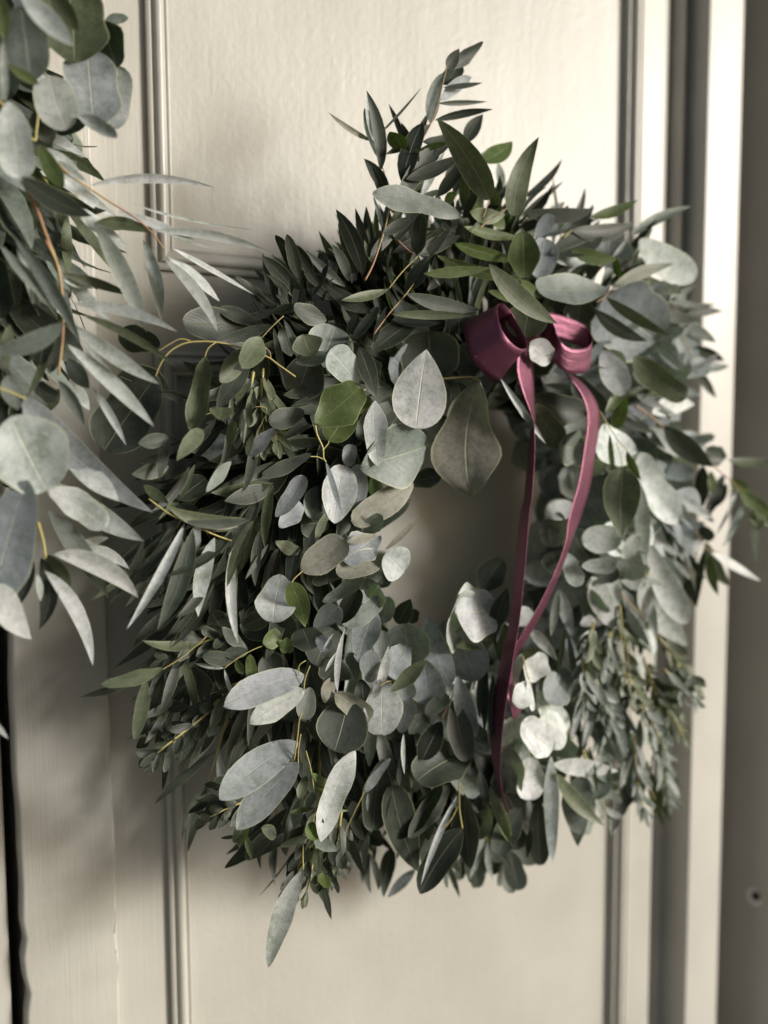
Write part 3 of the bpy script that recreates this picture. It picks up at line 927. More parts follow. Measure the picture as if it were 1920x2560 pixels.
HERO_MID = """
5 500 256 778 432 84 E q side=-18 d=14.6 roll=10
5 598 358 882 290 42 N m side=-16 d=15
5 178 428 342 384 54 E q side=-16 d=13
5 515 476 318 394 84 O q side=14 d=14 roll=20
5 260 470 360 745 42 N g side=14 d=14.5
5 975 308 1115 100 92 E k side=-14 d=14
5 985 318 1425 412 78 N q side=-18 d=15 roll=-10
5 895 438 1400 448 50 N m side=-6 d=15.4
5 785 655 1068 455 112 E k side=14 d=14.6
5 1110 300 1310 120 60 N q d=13.6
5 900 470 1190 490 50 N k side=-14 d=14
5 660 592 818 396 62 O q side=-12 d=14.6
5 790 620 870 390 34 N g d=14.4
5 640 560 700 430 60 N k d=13.4
5 930 140 800 110 60 N k d=13.5
5 470 745 570 515 250 R g d=13.6 roll=8 bend=.3
5 425 690 375 560 160 R m d=14.6
5 330 728 522 678 80 O g side=-8 d=14.8 roll=-30
5 420 690 330 935 250 R q d=13 roll=-10
5 440 520 360 500 160 R q d=12
5 300 690 255 520 110 O q d=12.5
5 700 852 532 652 150 O s side=-14 d=15 roll=-10
5 808 932 706 634 104 E k side=-10 d=15.2 roll=12
5 770 850 760 700 130 R q d=14
5 445 1088 716 868 245 O G side=-14 d=16.5 roll=6 bend=.3 fold=.04
5 525 1192 650 985 180 R G side=-10 d=15.8 roll=-8
5 680 1030 768 925 80 O G d=15.6
5 800 950 817 1338 140 E s side=-4 d=16 roll=-6 fold=.2
5 1042 1118 1105 648 325 D s side=0 d=15.6 roll=4 bend=.2 fold=.03 wave=.15
5 1130 830 1120 540 370 R q d=13.2 roll=0
5 1420 835 1372 1515 370 K o side=-34 d=17 roll=-6 bend=.5 fold=.05 wave=.5
5 1330 1050 1290 840 110 R q d=14.4
5 1300 930 1290 1140 130 O q d=14
5 715 1335 1104 1222 275 O g side=-4 d=15.4 roll=18 fold=.08
5 1000 1440 1192 1395 118 O q side=10 d=13.4
8 1030 20 660 245 150 O r side=10 d=14.4 roll=-16
8 1010 120 720 300 120 O q d=12.5
5 1140 1180 1250 1060 170 R k d=13
5 1110 1230 1300 1230 90 O r d=12.8
5 380 1012 170 1080 112 O q side=14 d=14.6
5 215 1118 52 1280 78 O b side=-8 d=15
5 640 1345 655 1210 92 O b d=14.4
5 420 1265 130 1400 78 O q side=12 d=14.8
5 700 1300 250 1230 140 O k side=-10 d=13.6
5 600 1350 480 1240 130 O k d=13.4
5 210 1640 378 1395 110 O b side=-16 d=15.4 roll=-14
5 230 1700 365 1560 105 O b d=15
5 430 1660 530 1440 175 D g d=14.4
5 560 1680 615 1335 205 O s side=8 d=15 roll=8
5 680 1620 690 1330 120 R b d=14.2
5 508 1312 603 1625 36 N b side=6 d=16.4
5 900 930 820 1100 120 O k d=13
5 960 960 700 1180 120 O q d=12.6
5 900 1100 1020 1240 150 O k d=12.8
8 450 360 535 175 46 N m side=16 d=16
8 210 360 375 420 60 E m side=-36 d=14.4
8 530 260 360 270 120 O k d=13
8 365 545 622 350 195 O r side=-6 d=16.4 roll=-14
8 245 560 195 845 218 O s side=-8 d=16.6 roll=18 bend=.8
8 300 600 300 770 160 R b d=15
8 303 608 388 868 112 D G side=12 d=17 roll=10
8 865 430 572 556 125 O r side=12 d=15.6 roll=24
8 630 370 828 330 46 N r side=10 d=15.6
8 825 330 615 480 140 O b d=14.6
8 620 480 760 370 110 O q d=14.2
8 866 428 975 545 175 R s side=-6 d=16 roll=-8
8 860 412 1068 204 36 N r side=-12 d=15.5
8 740 330 830 200 90 O g d=13.6
8 490 725 742 562 88 O g side=-8 d=15.4 roll=-24
8 700 640 832 545 84 O g d=14.8
8 520 610 500 520 130 R q d=14
8 830 640 880 500 120 R q d=13.2
8 440 895 585 745 145 O g side=-14 d=15.6
8 590 850 700 640 120 O k side=-14 d=14.8
8 625 870 835 700 110 O g side=-14 d=15
8 760 700 820 620 120 R g d=14
8 850 850 870 690 110 R g d=14.4
8 700 1080 800 780 150 O b side=16 d=15.6 roll=-14
8 450 1100 560 870 220 R q side=6 d=15.8 roll=12
8 455 930 530 1000 90 O b d=16.1 roll=8
8 500 1180 600 1060 180 R q d=14.8
8 494 1007 556 904 15 N s d=16.6
8 505 1136 582 1010 17 N s side=8 d=16.6
8 578 1256 622 880 36 N s side=26 d=16.6
8 650 1200 660 880 70 O g d=15
8 690 1180 650 1020 80 O g d=14.6
8 780 1200 760 1010 90 O b d=15
8 840 1050 850 890 110 E g d=15
8 135 972 242 905 88 E G side=-10 d=16
8 235 1000 315 968 88 R G d=15.8
8 340 900 330 800 120 R q d=14
8 420 1010 370 880 110 R q d=14.4
8 1010 1090 980 850 225 R g d=15 roll=-6
8 1000 960 880 1160 150 O b d=15.8 roll=-18 side=10
8 892 1252 1102 1066 88 E m side=-12 d=17 roll=10
8 822 1225 880 980 60 D s side=-10 d=16.8
8 795 1290 830 1180 50 E s d=16.6
8 850 1175 845 1512 205 O s side=-4 d=16.4 roll=-6 fold=.05
8 1110 810 1250 1210 150 O b side=-20 d=14.4
8 1090 1060 1130 1330 180 O b side=-8 d=15 roll=12
8 970 1160 990 1305 90 O b d=15.4
8 1520 760 1275 790 232 R s d=15 roll=10 bend=.3
8 1380 860 1240 820 170 R s d=14
8 1300 940 1210 830 160 R g d=13.6
8 1400 1190 1280 900 220 R b d=15 roll=-12
8 1280 985 1482 945 84 O m side=16 d=15.8
8 1515 860 1590 640 95 D k d=15
8 1550 1080 1560 850 110 R q d=14
8 1430 660 1560 470 170 R k d=9
8 1290 1160 1390 1512 105 O b side=-10 d=16 roll=20 fold=.25
8 1270 1300 1345 1665 150 O q side=-6 d=14.8
8 1460 1100 1450 1500 50 N k d=15
8 1430 1130 1420 1420 40 N q d=15
8 1500 1150 1490 1560 50 N k d=15
8 1480 1300 1500 1640 50 N q d=14.6
8 1100 1390 1235 1275 90 O k d=14.4
8 1000 1500 1110 1400 70 O q d=14.4
8 950 1500 1010 1300 100 O b d=14
8 930 850 1012 705 105 D k d=13.4
8 1010 850 1040 765 70 R q d=12.6
8 1190 1430 1080 1659 120 O k d=14
8 380 1160 -97 1340 160 E b side=-16 d=17 roll=8 fold=.05
8 382 1245 58 1445 145 E s side=-12 d=17.4 roll=-8 fold=.06
8 420 1230 370 1420 110 O q d=16
8 450 1330 560 1270 90 O q d=15
8 560 1262 762 1432 112 O r side=14 d=16.2 roll=26 fold=.3
8 480 1240 560 1260 100 R r d=15
8 640 1310 560 1608 300 R q d=14.8 roll=-4 bend=.3
8 720 1180 760 1400 130 O k d=14
8 250 1180 130 1050 150 O k d=13.6
8 130 800 60 1000 220 R k d=12.4
8 0 850 190 880 170 O q d=13
B 345 -10 -120 330 190 E b side=-18 d=17 roll=10 fold=.05
B 348 112 -18 508 195 E b side=-10 d=17.4 roll=-6 fold=.05
B 100 320 -100 450 100 D q d=13
B 420 172 590 262 34 N G side=-10 d=16.4
B 440 277 548 245 26 E G d=16.2
B 395 190 350 330 60 E m d=15.6
B 440 285 385 380 60 E m d=16
B 438 378 290 408 30 N G side=-10 d=16.4
B 447 380 645 396 26 N G d=16.4
B 434 462 416 568 68 O G d=17
B 440 440 500 460 36 N g d=16.6
B 402 552 228 614 44 N m side=-12 d=16.4
B 440 555 582 636 44 N g side=-12 d=16.6
B 370 300 320 500 70 E g d=15.4
B 686 35 478 580 150 E s side=-16 d=17 roll=-8
B 375 745 168 1322 125 E s side=-18 d=15.5 roll=8 fold=.15
B 655 438 732 568 46 E k d=14
B 630 520 732 782 46 N k d=14 side=-8
B 605 622 600 742 66 O k d=14.4
B 492 820 542 1042 40 N k d=14
B 480 590 468 875 22 N m d=14.6
B 550 680 562 790 30 N m d=14.8
B 500 770 500 855 50 E G d=15
B 540 660 545 800 50 E G d=14.6
B 450 600 452 690 50 E G d=14.8
B 400 610 410 700 50 E m d=14.4
B 330 790 300 850 60 O k d=14
B 200 500 30 680 80 E q d=11 
B 470 470 40 690 60 E q d=10
B 330 620 110 905 10 N k d=9
B 40 540 68 678 30 N g d=13
B 10 530 40 560 60 E G d=13
B 150 500 212 542 40 N g d=13.6
B 900 240 1060 762 175 D k side=-14 d=13.8
B 850 90 790 515 165 O k side=-10 d=14
B 892 85 742 285 52 O b side=-6 d=15.4
B 958 70 948 252 52 E q d=15
B 970 -60 975 180 24 N s d=15.6
B 760 290 757 400 16 N g d=15.4
B 1200 250 950 565 120 E k side=-10 d=14.8 roll=20
B 1240 245 1000 560 120 E q side=-12 d=14.4 roll=-20
B 1375 50 1048 222 195 O q side=-22 d=15 roll=14
B 1190 0 1050 160 100 O q d=14.6
B 1255 -20 1345 110 80 O b side=-14 d=15.6
B 1320 500 1066 888 175 E k side=-18 d=16 roll=8 fold=.08
B 1335 300 1365 742 135 E k side=-18 d=15.2
B 1285 310 1072 835 38 N s side=-12 d=16 fold=.3
B 1275 480 1195 770 110 E k d=14.6
B 1100 560 1130 810 90 E q d=14
B 1150 380 1060 620 90 R q d=13
B 1040 740 872 912 62 N b d=8
B 900 620 850 912 90 D k d=6
B 1480 250 1615 605 46 N m side=-8 d=15.6
B 1420 160 1470 380 60 E q d=14
B 1560 120 1600 300 120 O g d=14
B 1480 380 1400 560 120 O g d=13
B 720 430 690 600 60 N k d=11
B 780 520 840 600 80 E k d=11
"""
HERO_LEFT = """
4 1485 530 1085 500 165 O k side=-18 d=12 roll=14
4 1530 500 1300 410 80 O k side=-12 d=11.6
4 1612 500 1270 600 74 N q side=22 d=14.6
4 1552 578 1428 752 100 E m side=12 d=15.6 roll=-6
4 1452 645 1304 842 108 E m side=12 d=15
4 1485 715 1290 992 115 E q side=-10 d=15
4 1216 690 1130 1148 128 E m side=10 d=15.4 roll=8 fold=.3
4 1205 880 1230 1040 18 N m d=14
4 1200 1125 1048 1308 72 D m side=-12 d=15.6
4 1390 1072 1350 1228 62 D m d=15 roll=30
4 1310 990 1300 1070 60 D m d=14.6
4 1460 850 1400 990 40 N m d=14.6
4 1375 930 1370 1060 30 E m d=14.6
4 1480 960 1480 1100 44 O m d=14.6
4 1500 830 1440 1230 16 N m d=14.8
4 1500 700 1582 995 36 N q side=-8 d=14.6
4 1550 640 1540 900 90 N k d=14
4 1620 520 1690 870 42 N k d=14
4 1000 1165 818 1206 62 N q side=10 d=14.6
4 998 1185 942 1420 54 N q side=-6 d=14.4
4 930 800 620 1245 330 O q side=-8 d=10 roll=14
4 950 620 700 560 160 O k d=9.5
4 1000 900 700 800 200 O k d=9
4 1100 1160 1380 1260 160 R b d=11.5
4 1000 1340 780 1390 66 N q d=14.2
4 1005 1350 800 1420 60 N k d=13.8
4 1000 1280 820 1320 60 N k d=14
4 1372 1312 1224 1494 50 E g side=-10 d=15.2
4 1630 1115 1478 1282 82 O b side=-10 d=15.4
4 1465 1280 1500 1150 30 N m d=15
4 1640 1320 1400 1440 60 N q d=14.6
4 1600 1452 1250 1492 88 N m side=18 d=15.2
4 1610 1460 1330 1545 80 N k side=12 d=14.8
4 1050 1540 1220 1410 120 O k d=13.4
4 1492 1658 985 1572 72 N m side=42 d=15.6 roll=-8
4 850 1450 1000 1560 60 N m side=-8 d=14
4 1350 620 1660 660 60 N k d=12
4 1085 720 1300 880 60 N k d=11
4 960 900 1140 960 50 N k d=11
7 1478 237 1080 243 56 N q side=22 d=15.8 roll=-10
7 1470 250 1190 300 80 N q side=-18 d=15.2
7 1500 240 1345 638 66 N m side=-18 d=16 roll=18
7 1618 30 1568 402 62 N m side=-16 d=16 roll=10
7 1545 290 1512 630 60 N q side=-14 d=15.2
7 1590 380 1452 590 30 N q d=15
7 1620 20 1250 75 76 N m side=18 d=15
7 1440 310 1262 590 66 N k side=8 d=15
7 1042 226 692 690 64 N q side=46 d=15 roll=-14
7 1060 240 752 505 54 N q side=26 d=15.2
7 1096 255 752 882 58 N s side=12 d=16 fold=.3
7 1142 292 932 885 112 N q side=22 d=15.4
7 1182 255 1130 446 74 O s side=-10 d=16.2
7 1272 340 1175 812 98 N s side=-18 d=16.4 roll=-10
7 1378 400 1412 972 62 N s side=-16 d=16 fold=.3
7 1370 380 1400 730 50 N m d=14.6
7 1180 180 1030 150 60 N k d=14
7 1215 940 842 950 50 N m side=40 d=13.5
7 1190 950 1300 960 90 O q d=13.5
7 968 1114 598 1212 82 E m side=18 d=14.6 roll=-8
7 812 1190 470 1287 48 N k side=10 d=13
7 862 1185 796 1540 84 E m side=12 d=14.8
7 972 1140 902 1500 62 N k side=-18 d=13.8
7 1076 1042 1168 1418 52 N m side=14 d=14.4
7 1062 1050 952 1380 60 N k d=13.4
7 1168 1050 1312 892 100 E q side=-8 d=14
7 1330 1115 1152 1086 28 N s side=10 d=15.2
7 1390 1070 1200 1040 80 E q side=8 d=14.8
7 1400 1065 1440 1146 42 O G d=15.4
7 1330 1120 1390 1302 20 N s d=15.2
7 1480 1032 1518 1238 80 O G side=-10 d=15.4
7 1468 1012 1312 868 62 E q side=10 d=15
7 1470 1018 1320 1030 70 E q d=14.4
7 1250 780 1340 930 110 R k d=13
7 1650 990 1560 720 260 R q d=13 
7 1440 870 1600 800 90 R q d=14
7 960 1350 1120 1340 60 E k d=13
7 1240 1255 1220 1355 36 O q d=14
7 1380 1240 1245 1470 70 E q d=14
7 940 1480 955 1640 60 E q d=13
7 1090 1340 1150 1590 14 N k d=13
7 940 1290 990 1560 24 N q d=13.6
7 890 1520 810 1590 50 E k d=12
7 960 1580 820 1700 70 E k d=12.5
7 1180 1490 1060 1700 60 N k d=13
7 1010 1500 1070 1600 60 E k d=12.6
7 830 1300 880 1540 30 N k d=12
7 1160 1110 1160 1270 180 O k d=12
A 980 0 960 280 34 N k side=10 d=12.5
A 940 20 820 118 54 E k side=12 d=12
A 1000 0 950 55 60 E q d=13
A 1240 245 1330 270 40 E k d=12
A 1260 240 1360 205 50 E k d=12
A 1210 240 1290 245 30 N k d=12
A 1300 335 1160 330 70 D k d=11.5
A 1250 345 1112 412 44 N k side=-14 d=12
A 1290 340 1205 460 56 E q side=-8 d=12.5
A 1420 330 1320 455 110 D q d=12.5
A 1440 500 1382 585 66 E m d=14
A 1400 545 1305 558 22 N k d=13
A 1455 555 1490 680 30 N m d=14
A 1550 490 1635 540 50 E m d=14
A 1700 380 1330 735 90 E q side=12 d=9.5
"""
for txt, sd in ((HERO_TOP, 11), (HERO_RIGHT, 12), (HERO_TWIG, 15), (HERO_MID, 13), (HERO_LEFT, 14)):
    hero(wreath, txt, seed=sd)

# more slender leaves: arching down on the left flank, standing up in the crown, hanging on the lower right
rr_ = random.Random(202)
def spray(tile, centres, n, ang, Ls, ws, cols, side, d):
    """n willow-like leaves round each centre; ang is the bearing in degrees, 0 to the right and 90 up the picture"""
    L_ = []
    for cx_, cy_ in centres:
        for _ in range(n):
            a = math.radians(rr_.uniform(*ang)); l = rr_.uniform(*Ls); bx, by = cx_+rr_.uniform(-45, 45), cy_+rr_.uniform(-45, 45)
            L_.append(f"{tile} {bx:.0f} {by:.0f} {bx+l*math.cos(a):.0f} {by-l*math.sin(a):.0f} {rr_.uniform(*ws):.0f} N {rr_.choice(cols)} side={rr_.uniform(*side):.0f} d={rr_.uniform(*d):.1f} bend={rr_.uniform(-.2, .5):.2f}")
    hero(wreath, '\n'.join(L_), seed=rr_.randrange(9999))
spray('7', [(1540, 90), (1330, 330), (1120, 260), (1230, 560), (1010, 470), (860, 330)], 4, (195, 258), (280, 520), (40, 62), 'kqkmk', (22, 55), (13.6, 15.4))
spray('4', [(1500, 1180), (1300, 1100), (1120, 1300), (1400, 1460), (1480, 860)], 3, (195, 262), (240, 420), (36, 56), 'kqkkm', (18, 50), (12.5, 14.6))
spray('7', [(1150, 1200), (1000, 1330), (1250, 1400)], 3, (200, 262), (220, 360), (32, 48), 'kqk', (10, 40), (12, 13.6))
spray('2', [(880, 1420), (960, 1260), (1010, 1130), (1060, 980), (780, 1540)], 4, (40, 128), (190, 330), (42, 66), 'kkqmk', (-28, 28), (10.5, 13))
spray('2', [(1180, 1400), (1290, 1260), (1400, 1350), (1230, 1180), (1520, 1330)], 4, (25, 110), (200, 340), (40, 66), 'kqmGgk', (-30, 20), (10.5, 13))
spray('3', [(180, 1420), (330, 1400), (480, 1430)], 3, (10, 80), (190, 300), (36, 60), 'kqmg', (-40, 10), (9.5, 12.5))
spray('5', [(330, 420), (520, 330), (640, 250)], 3, (60, 140), (200, 330), (50, 80), 'kkq', (-24, 24), (10, 12.5))
spray('9', [(620, 1250), (780, 1350), (940, 1400), (700, 1500), (880, 1560), (1050, 1250), (560, 1400)], 4, (255, 312), (200, 340), (34, 54), 'gsgmb', (-25, 30), (11.5, 14))
spray('C', [(560, 30), (720, 40), (860, 30), (960, 90)], 4, (235, 305), (180, 310), (32, 52), 'gsmqg', (-30, 30), (10.5, 13.5))
st = lambda t, p, w0=9, w1=4, m=None, d=.14, dd=0: stem(wreath, t, p, w0, w1, m, d, dd)
st('2', [(740, 1660), (790, 1560), (850, 1380), (900, 1200), (960, 1080), (1040, 920), (1080, 830), (1130, 735), (1175, 612), (1200, 505), (1225, 402)], 14, 5, M_rstem, .138, -.005)
st('2', [(900, 1250), (885, 1160), (860, 1040), (822, 935), (792, 835)], 8, 4, M_rstem, .118)
st('2', [(930, 1420), (1050, 1512), (1130, 1440), (1200, 1380)], 7, 4, M_rstem, .145)
st('5', [(790, 560), (880, 440), (985, 318), (1060, 210), (1110, 100)], 11, 6, M_rstem, .148)
st('5', [(880, 290), (960, 190), (1060, 90)], 7, 5, None, .146)
st('3', [(-50, 1350), (30, 1290), (110, 1235), (160, 1215)], 8, 5, M_rstem, .15)
st('2', [(1478, 1180), (1465, 1220), (1440, 1290)], 7, 6, M_rstem, .156)
st('3', [(450, 1410), (495, 1365)], 7, 5, None, .14)
st('3', [(775, 1530), (780, 1660), (760, 1700)], 6, 5, None, .142)
st('6', [(740, 280), (700, 330), (640, 370)], 8, 6, M_rstem, .148)
st('6', [(870, 980), (960, 1040), (1040, 1110)], 14, 8, M_rstem, .14)
st('6', [(1330, 1335), (1420, 1410), (1500, 1495), (1590, 1610), (1680, 1700)], 8, 5, M_rstem, .142)
st('6', [(1150, 560), (1200, 680), (1245, 790)], 9, 6, None, .118)
st('6', [(660, 1010), (720, 1110), (780, 1200), (830, 1260), (890, 1430), (905, 1460)], 7, 5, None, .16)
st('6', [(800, 1600), (800, 1350), (760, 1200)], 7, 5, None, .166)
st('6', [(480, 800), (560, 850), (570, 880)], 4, 3, None, .16)
st('5', [(700, 905), (760, 880), (800, 885)], 8, 8, None, .155)
st('5', [(445, 1088), (455, 1150), (490, 1230), (495, 1290), (510, 1315)], 13, 8, None, .163)
st('5', [(490, 1245), (520, 1210), (527, 1190)], 8, 6, None, .16)
st('5', [(415, 1283), (460, 1285), (495, 1300)], 7, 6, None, .155)
st('5', [(1195, 822), (1290, 815), (1370, 812), (1425, 832)], 12, 10, None, .15)
st('4', [(920, 810), (960, 720), (1020, 650), (1120, 606), (1280, 605), (1440, 640), (1580, 690), (1650, 740), (1750, 810)], 7, 12, None, .15)
st('4', [(930, 665), (1000, 620), (1060, 588), (1110, 592), (1130, 606)], 4, 9, None, .148)
st('4', [(1213, 692), (1235, 640), (1280, 605)], 8, 8, None, .152)
st('4', [(1550, 580), (1615, 510), (1680, 450)], 6, 6, None, .15)
st('4', [(1560, 630), (1595, 660), (1605, 700)], 6, 6, None, .15)
st('4', [(1200, 1040), (1400, 985), (1580, 1000), (1650, 1030)], 5, 6, None, .135)
st('4', [(1480, 990), (1580, 1000), (1530, 1130), (1480, 1260)], 4, 3, None, .148)
st('7', [(880, 110), (1010, 205), (1100, 245), (1260, 320), (1370, 360)], 8, 12, None, .156)
st('7', [(800, 1200), (862, 1182), (970, 1118), (1100, 1035), (1220, 930)], 5, 7, None, .148)
st('7', [(1325, 1118), (1400, 1062), (1480, 1015), (1560, 980)], 6, 5, None, .154)
st('7', [(880, 1560), (1100, 1380), (1250, 1270), (1460, 1180)], 5, 6, None, .135)
st('8', [(295, 625), (325, 580), (370, 540)], 9, 8, None, .166)
st('8', [(350, 1160), (350, 1100), (390, 1070)], 7, 6, None, .168)
st('8', [(378, 1250), (385, 1180), (415, 1100)], 8, 7, None, .172)
st('8', [(320, 1660), (340, 1520), (350, 1430), (365, 1380)], 10, 8, None, .172)
st('B', [(345, 115), (345, 40), (360, -60)], 9, 8, None, .172)
st('B', [(390, 40), (420, 150), (440, 290), (447, 380), (434, 462)], 7, 5, None, .162)
st('B', [(375, 745), (372, 660), (375, 590)], 8, 8, None, .154)
st('B', [(600, 720), (610, 560), (680, 400), (740, 280)], 5, 6, None, .142)
st('B', [(1318, 500), (1300, 380), (1300, 225)], 9, 9, None, .158)
st('B', [(1215, 495), (1260, 430), (1290, 370)], 9, 6, None, .158)
st('B', [(1300, 230), (1340, 300)], 6, 6, None, .154)
st('8', [(1190, 1420), (1260, 1280), (1290, 1200)], 8, 8, M_rstem, .146)
st('8', [(1380, 1240), (1420, 1100), (1490, 940)], 12, 10, M_rstem, .146)
st('8', [(830, 1218), (870, 1195), (915, 1190)], 6, 5, None, .169)
st('9', [(205, 1040), (235, 1160), (250, 1200)], 9, 8, None, .162)
st('9', [(930, 540), (930, 640)], 9, 7, None, .155)
st('9', [(780, 740), (800, 900), (835, 1090), (830, 1220)], 9, 6, None, .152)
st('9', [(630, 840), (620, 930), (590, 1070)], 9, 6, None, .15)
st('9', [(740, 880), (715, 1000)], 8, 6, None, .15)
st('9', [(920, 1050), (960, 1150), (1000, 1250), (1070, 1400)], 9, 6, None, .145)
st('9', [(1010, 930), (1090, 1020), (1165, 1110), (1170, 1200)], 9, 6, None, .142)
st('9', [(1230, 290), (1290, 400), (1360, 430), (1430, 470)], 6, 4, M_rstem, .135)
st('9', [(780, 660), (850, 740), (950, 850), (1010, 930)], 8, 7, M_rstem, .146)
st('C', [(880, 0), (910, 90), (950, 230), (990, 330)], 9, 6, M_rstem, .14)

# small-leaved twigs of the lower right and lower left
heap, tw = build_ring(wreath, C0, RR, RT, 5, 1400, 54, zones_main, extra=((295, 350), (150, 205), (60, 110), (100, 140)))
r = random.Random(77)
def small_twig(heap, tw, tile, p0, p1, n, L, W, col, d=.145):
    a = P(*pz(tile, *p0), d); b = P(*pz(tile, *p1), d)
    sprig(heap, tw, a, (b-a), (b-a).length*.9, n, 'E', L, W, TINT[col], r, droop=.1, spread=.8)
for p0, p1, col in (((620, 840), (585, 1120), 'm'), ((780, 740), (850, 1260), 'm'), ((720, 900), (690, 1100), 'g'), ((920, 1050), (1080, 1480), 'm'),
                    ((1010, 930), (1190, 1170), 'm'), ((640, 1180), (720, 1420), 'g'), ((900, 1300), (1050, 1560), 'g'), ((820, 1150), (930, 1360), 'm'),
                    ((1040, 1120), (1210, 1280), 'g'), ((560, 1050), (560, 1330), 'g'), ((760, 1260), (700, 1560), 'g'), ((950, 1180), (1160, 1460), 'm')):
    small_twig(heap, tw, '9', p0, p1, 7, .023, .0088, col, r.uniform(.135, .155))
for p0, p1, col in (((560, 1600), (720, 1990), 'g'), ((860, 1500), (900, 1900), 'g'), ((1000, 1500), (1080, 1850), 'g')):
    small_twig(heap, tw, '9', p0, p1, 6, .03, .009, col, .14)
for t, p0, p1, col in (('7', (1460, 1180), (900, 1560), 'k'), ('7', (1300, 1300), (950, 1640), 'q'), ('B', (500, 350), (390, 850), 'm'), ('B', (560, 400), (520, 800), 'k'),
                       ('B', (420, 560), (300, 840), 'k'), ('B', (600, 400), (560, 720), 'q'), ('A', (1560, 300), (1240, 400), 'q'), ('4', (1560, 760), (1500, 1180), 'm'), ('4', (1500, 780), (1440, 1120), 'q'),
                       ('4', (1600, 860), (1590, 1180), 'm'), ('7', (1400, 900), (1000, 1000), 'k')):
    small_twig(heap, tw, t, p0, p1, 7, .020, .0075, col, .142)
heap.build(295)
tw.build(wreath, M_ystem)

# ------------------------------------------------------------------ satin bow, a part of the wreath
bow = bpy.data.objects.new('bow', None); COL.objects.link(bow); bow.parent = wreath
def Zb(x, y): return 1120+x/4.1475, 720+y/4.1475
def Z6(x, y): return 1220+x/Z_, 600+y/Z_
def ribbon(name, secs, n=10, cols=6, crown=0.0):
    """strip between pairs of edge points; each section ((ax, ay, d), (bx, by, d)) in photograph pixels and centimetres before the door"""
    A = catmull([P(s[0][0], s[0][1], s[0][2]/100) for s in secs], n)
    B = catmull([P(s[1][0], s[1][1], s[1][2]/100) for s in secs], n)
    V, UV, Fc = [], [], []; m = len(A); L = 0
    for i in range(m):
        if i: L += ((A[i]+B[i])/2-(A[i-1]+B[i-1])/2).length
        t = ((A[min(i+1, m-1)]+B[min(i+1, m-1)])-(A[max(i-1, 0)]+B[max(i-1, 0)])).normalized()
        nn_ = (B[i]-A[i]).cross(t).normalized()
        for c in range(cols+1):
            s = c/cols
            V.append(A[i].lerp(B[i], s)+nn_*(crown*math.sin(math.pi*s))); UV.append((s, L/.03))
    for i in range(m-1):
        for c in range(cols):
            q = i*(cols+1)+c; Fc.append((q, q+1, q+cols+2, q+cols+1))
    o = mesh(name, V, Fc, M_satin, None, True, UV)
    md = o.modifiers.new('thick', 'SOLIDIFY'); md.thickness = .0003; md.offset = 0
    o.parent = bow; o.matrix_parent_inverse = Matrix.Translation(wreath.location).inverted()
    return o
def sec(a, b, da, db): return ((*a, da), (*b, db))
ribbon('bow_loop', [
    sec(Zb(420, 640), Zb(760, 420), 13.2, 15.2),
    sec(Zb(330, 480), Zb(660, 255), 13.6, 15.8),
    sec(Zb(250, 330), Zb(570, 165), 14.6, 16.8),
    sec(Zb(160, 385), Zb(520, 180), 16.0, 17.9),
    sec(Zb(175, 520), Zb(520, 300), 17.1, 19.0),
    sec(Zb(225, 680), Zb(565, 440), 17.7, 19.7),
    sec(Zb(300, 810), Zb(640, 550), 17.8, 19.9),
    sec(Zb(400, 920), Zb(730, 622), 17.3, 19.5),
    sec(Zb(490, 966), Zb(800, 630), 16.5, 18.8),
    sec(Zb(540, 955), Zb(822, 590), 15.9, 18.0),
    sec(Zb(560, 900), Zb(800, 510), 15.3, 17.2),
    sec(Zb(540, 800), Zb(730, 380), 14.6, 16.4),
    sec(Zb(470, 660), Zb(655, 260), 14.0, 15.8),
    sec(Zb(420, 560), Zb(600, 190), 13.6, 15.2)], 8)
ribbon('bow_loop', [
    sec(Zb(880, 650), Zb(930, 300), 15.2, 15.6),
    sec(Zb(960, 690), Zb(1010, 330), 16.0, 16.4),
    sec(Zb(1040, 730), Zb(1085, 360), 16.6, 17.0),
    sec(Zb(1110, 770), Zb(1125, 470), 17.0, 17.5),
    sec(Zb(1170, 830), Zb(1180, 570), 17.3, 17.8),
    sec(Zb(1250, 885), Zb(1260, 622), 17.3, 17.8),
    sec(Zb(1340, 890), Zb(1360, 634), 17.0, 17.5),
    sec(Zb(1430, 870), Zb(1450, 610), 16.5, 16.9),
    sec(Zb(1480, 800), Zb(1496, 540), 15.8, 16.1),
    sec(Zb(1470, 700), Zb(1465, 430), 15.2, 15.4),
    sec(Zb(1380, 620), Zb(1370, 360), 14.7, 14.9),
    sec(Zb(1240, 560), Zb(1230, 300), 14.4, 14.6),
    sec(Zb(1080, 520), Zb(1070, 255), 14.2, 14.4),
    sec(Zb(940, 500), Zb(940, 255), 14.2, 14.4)], 8)
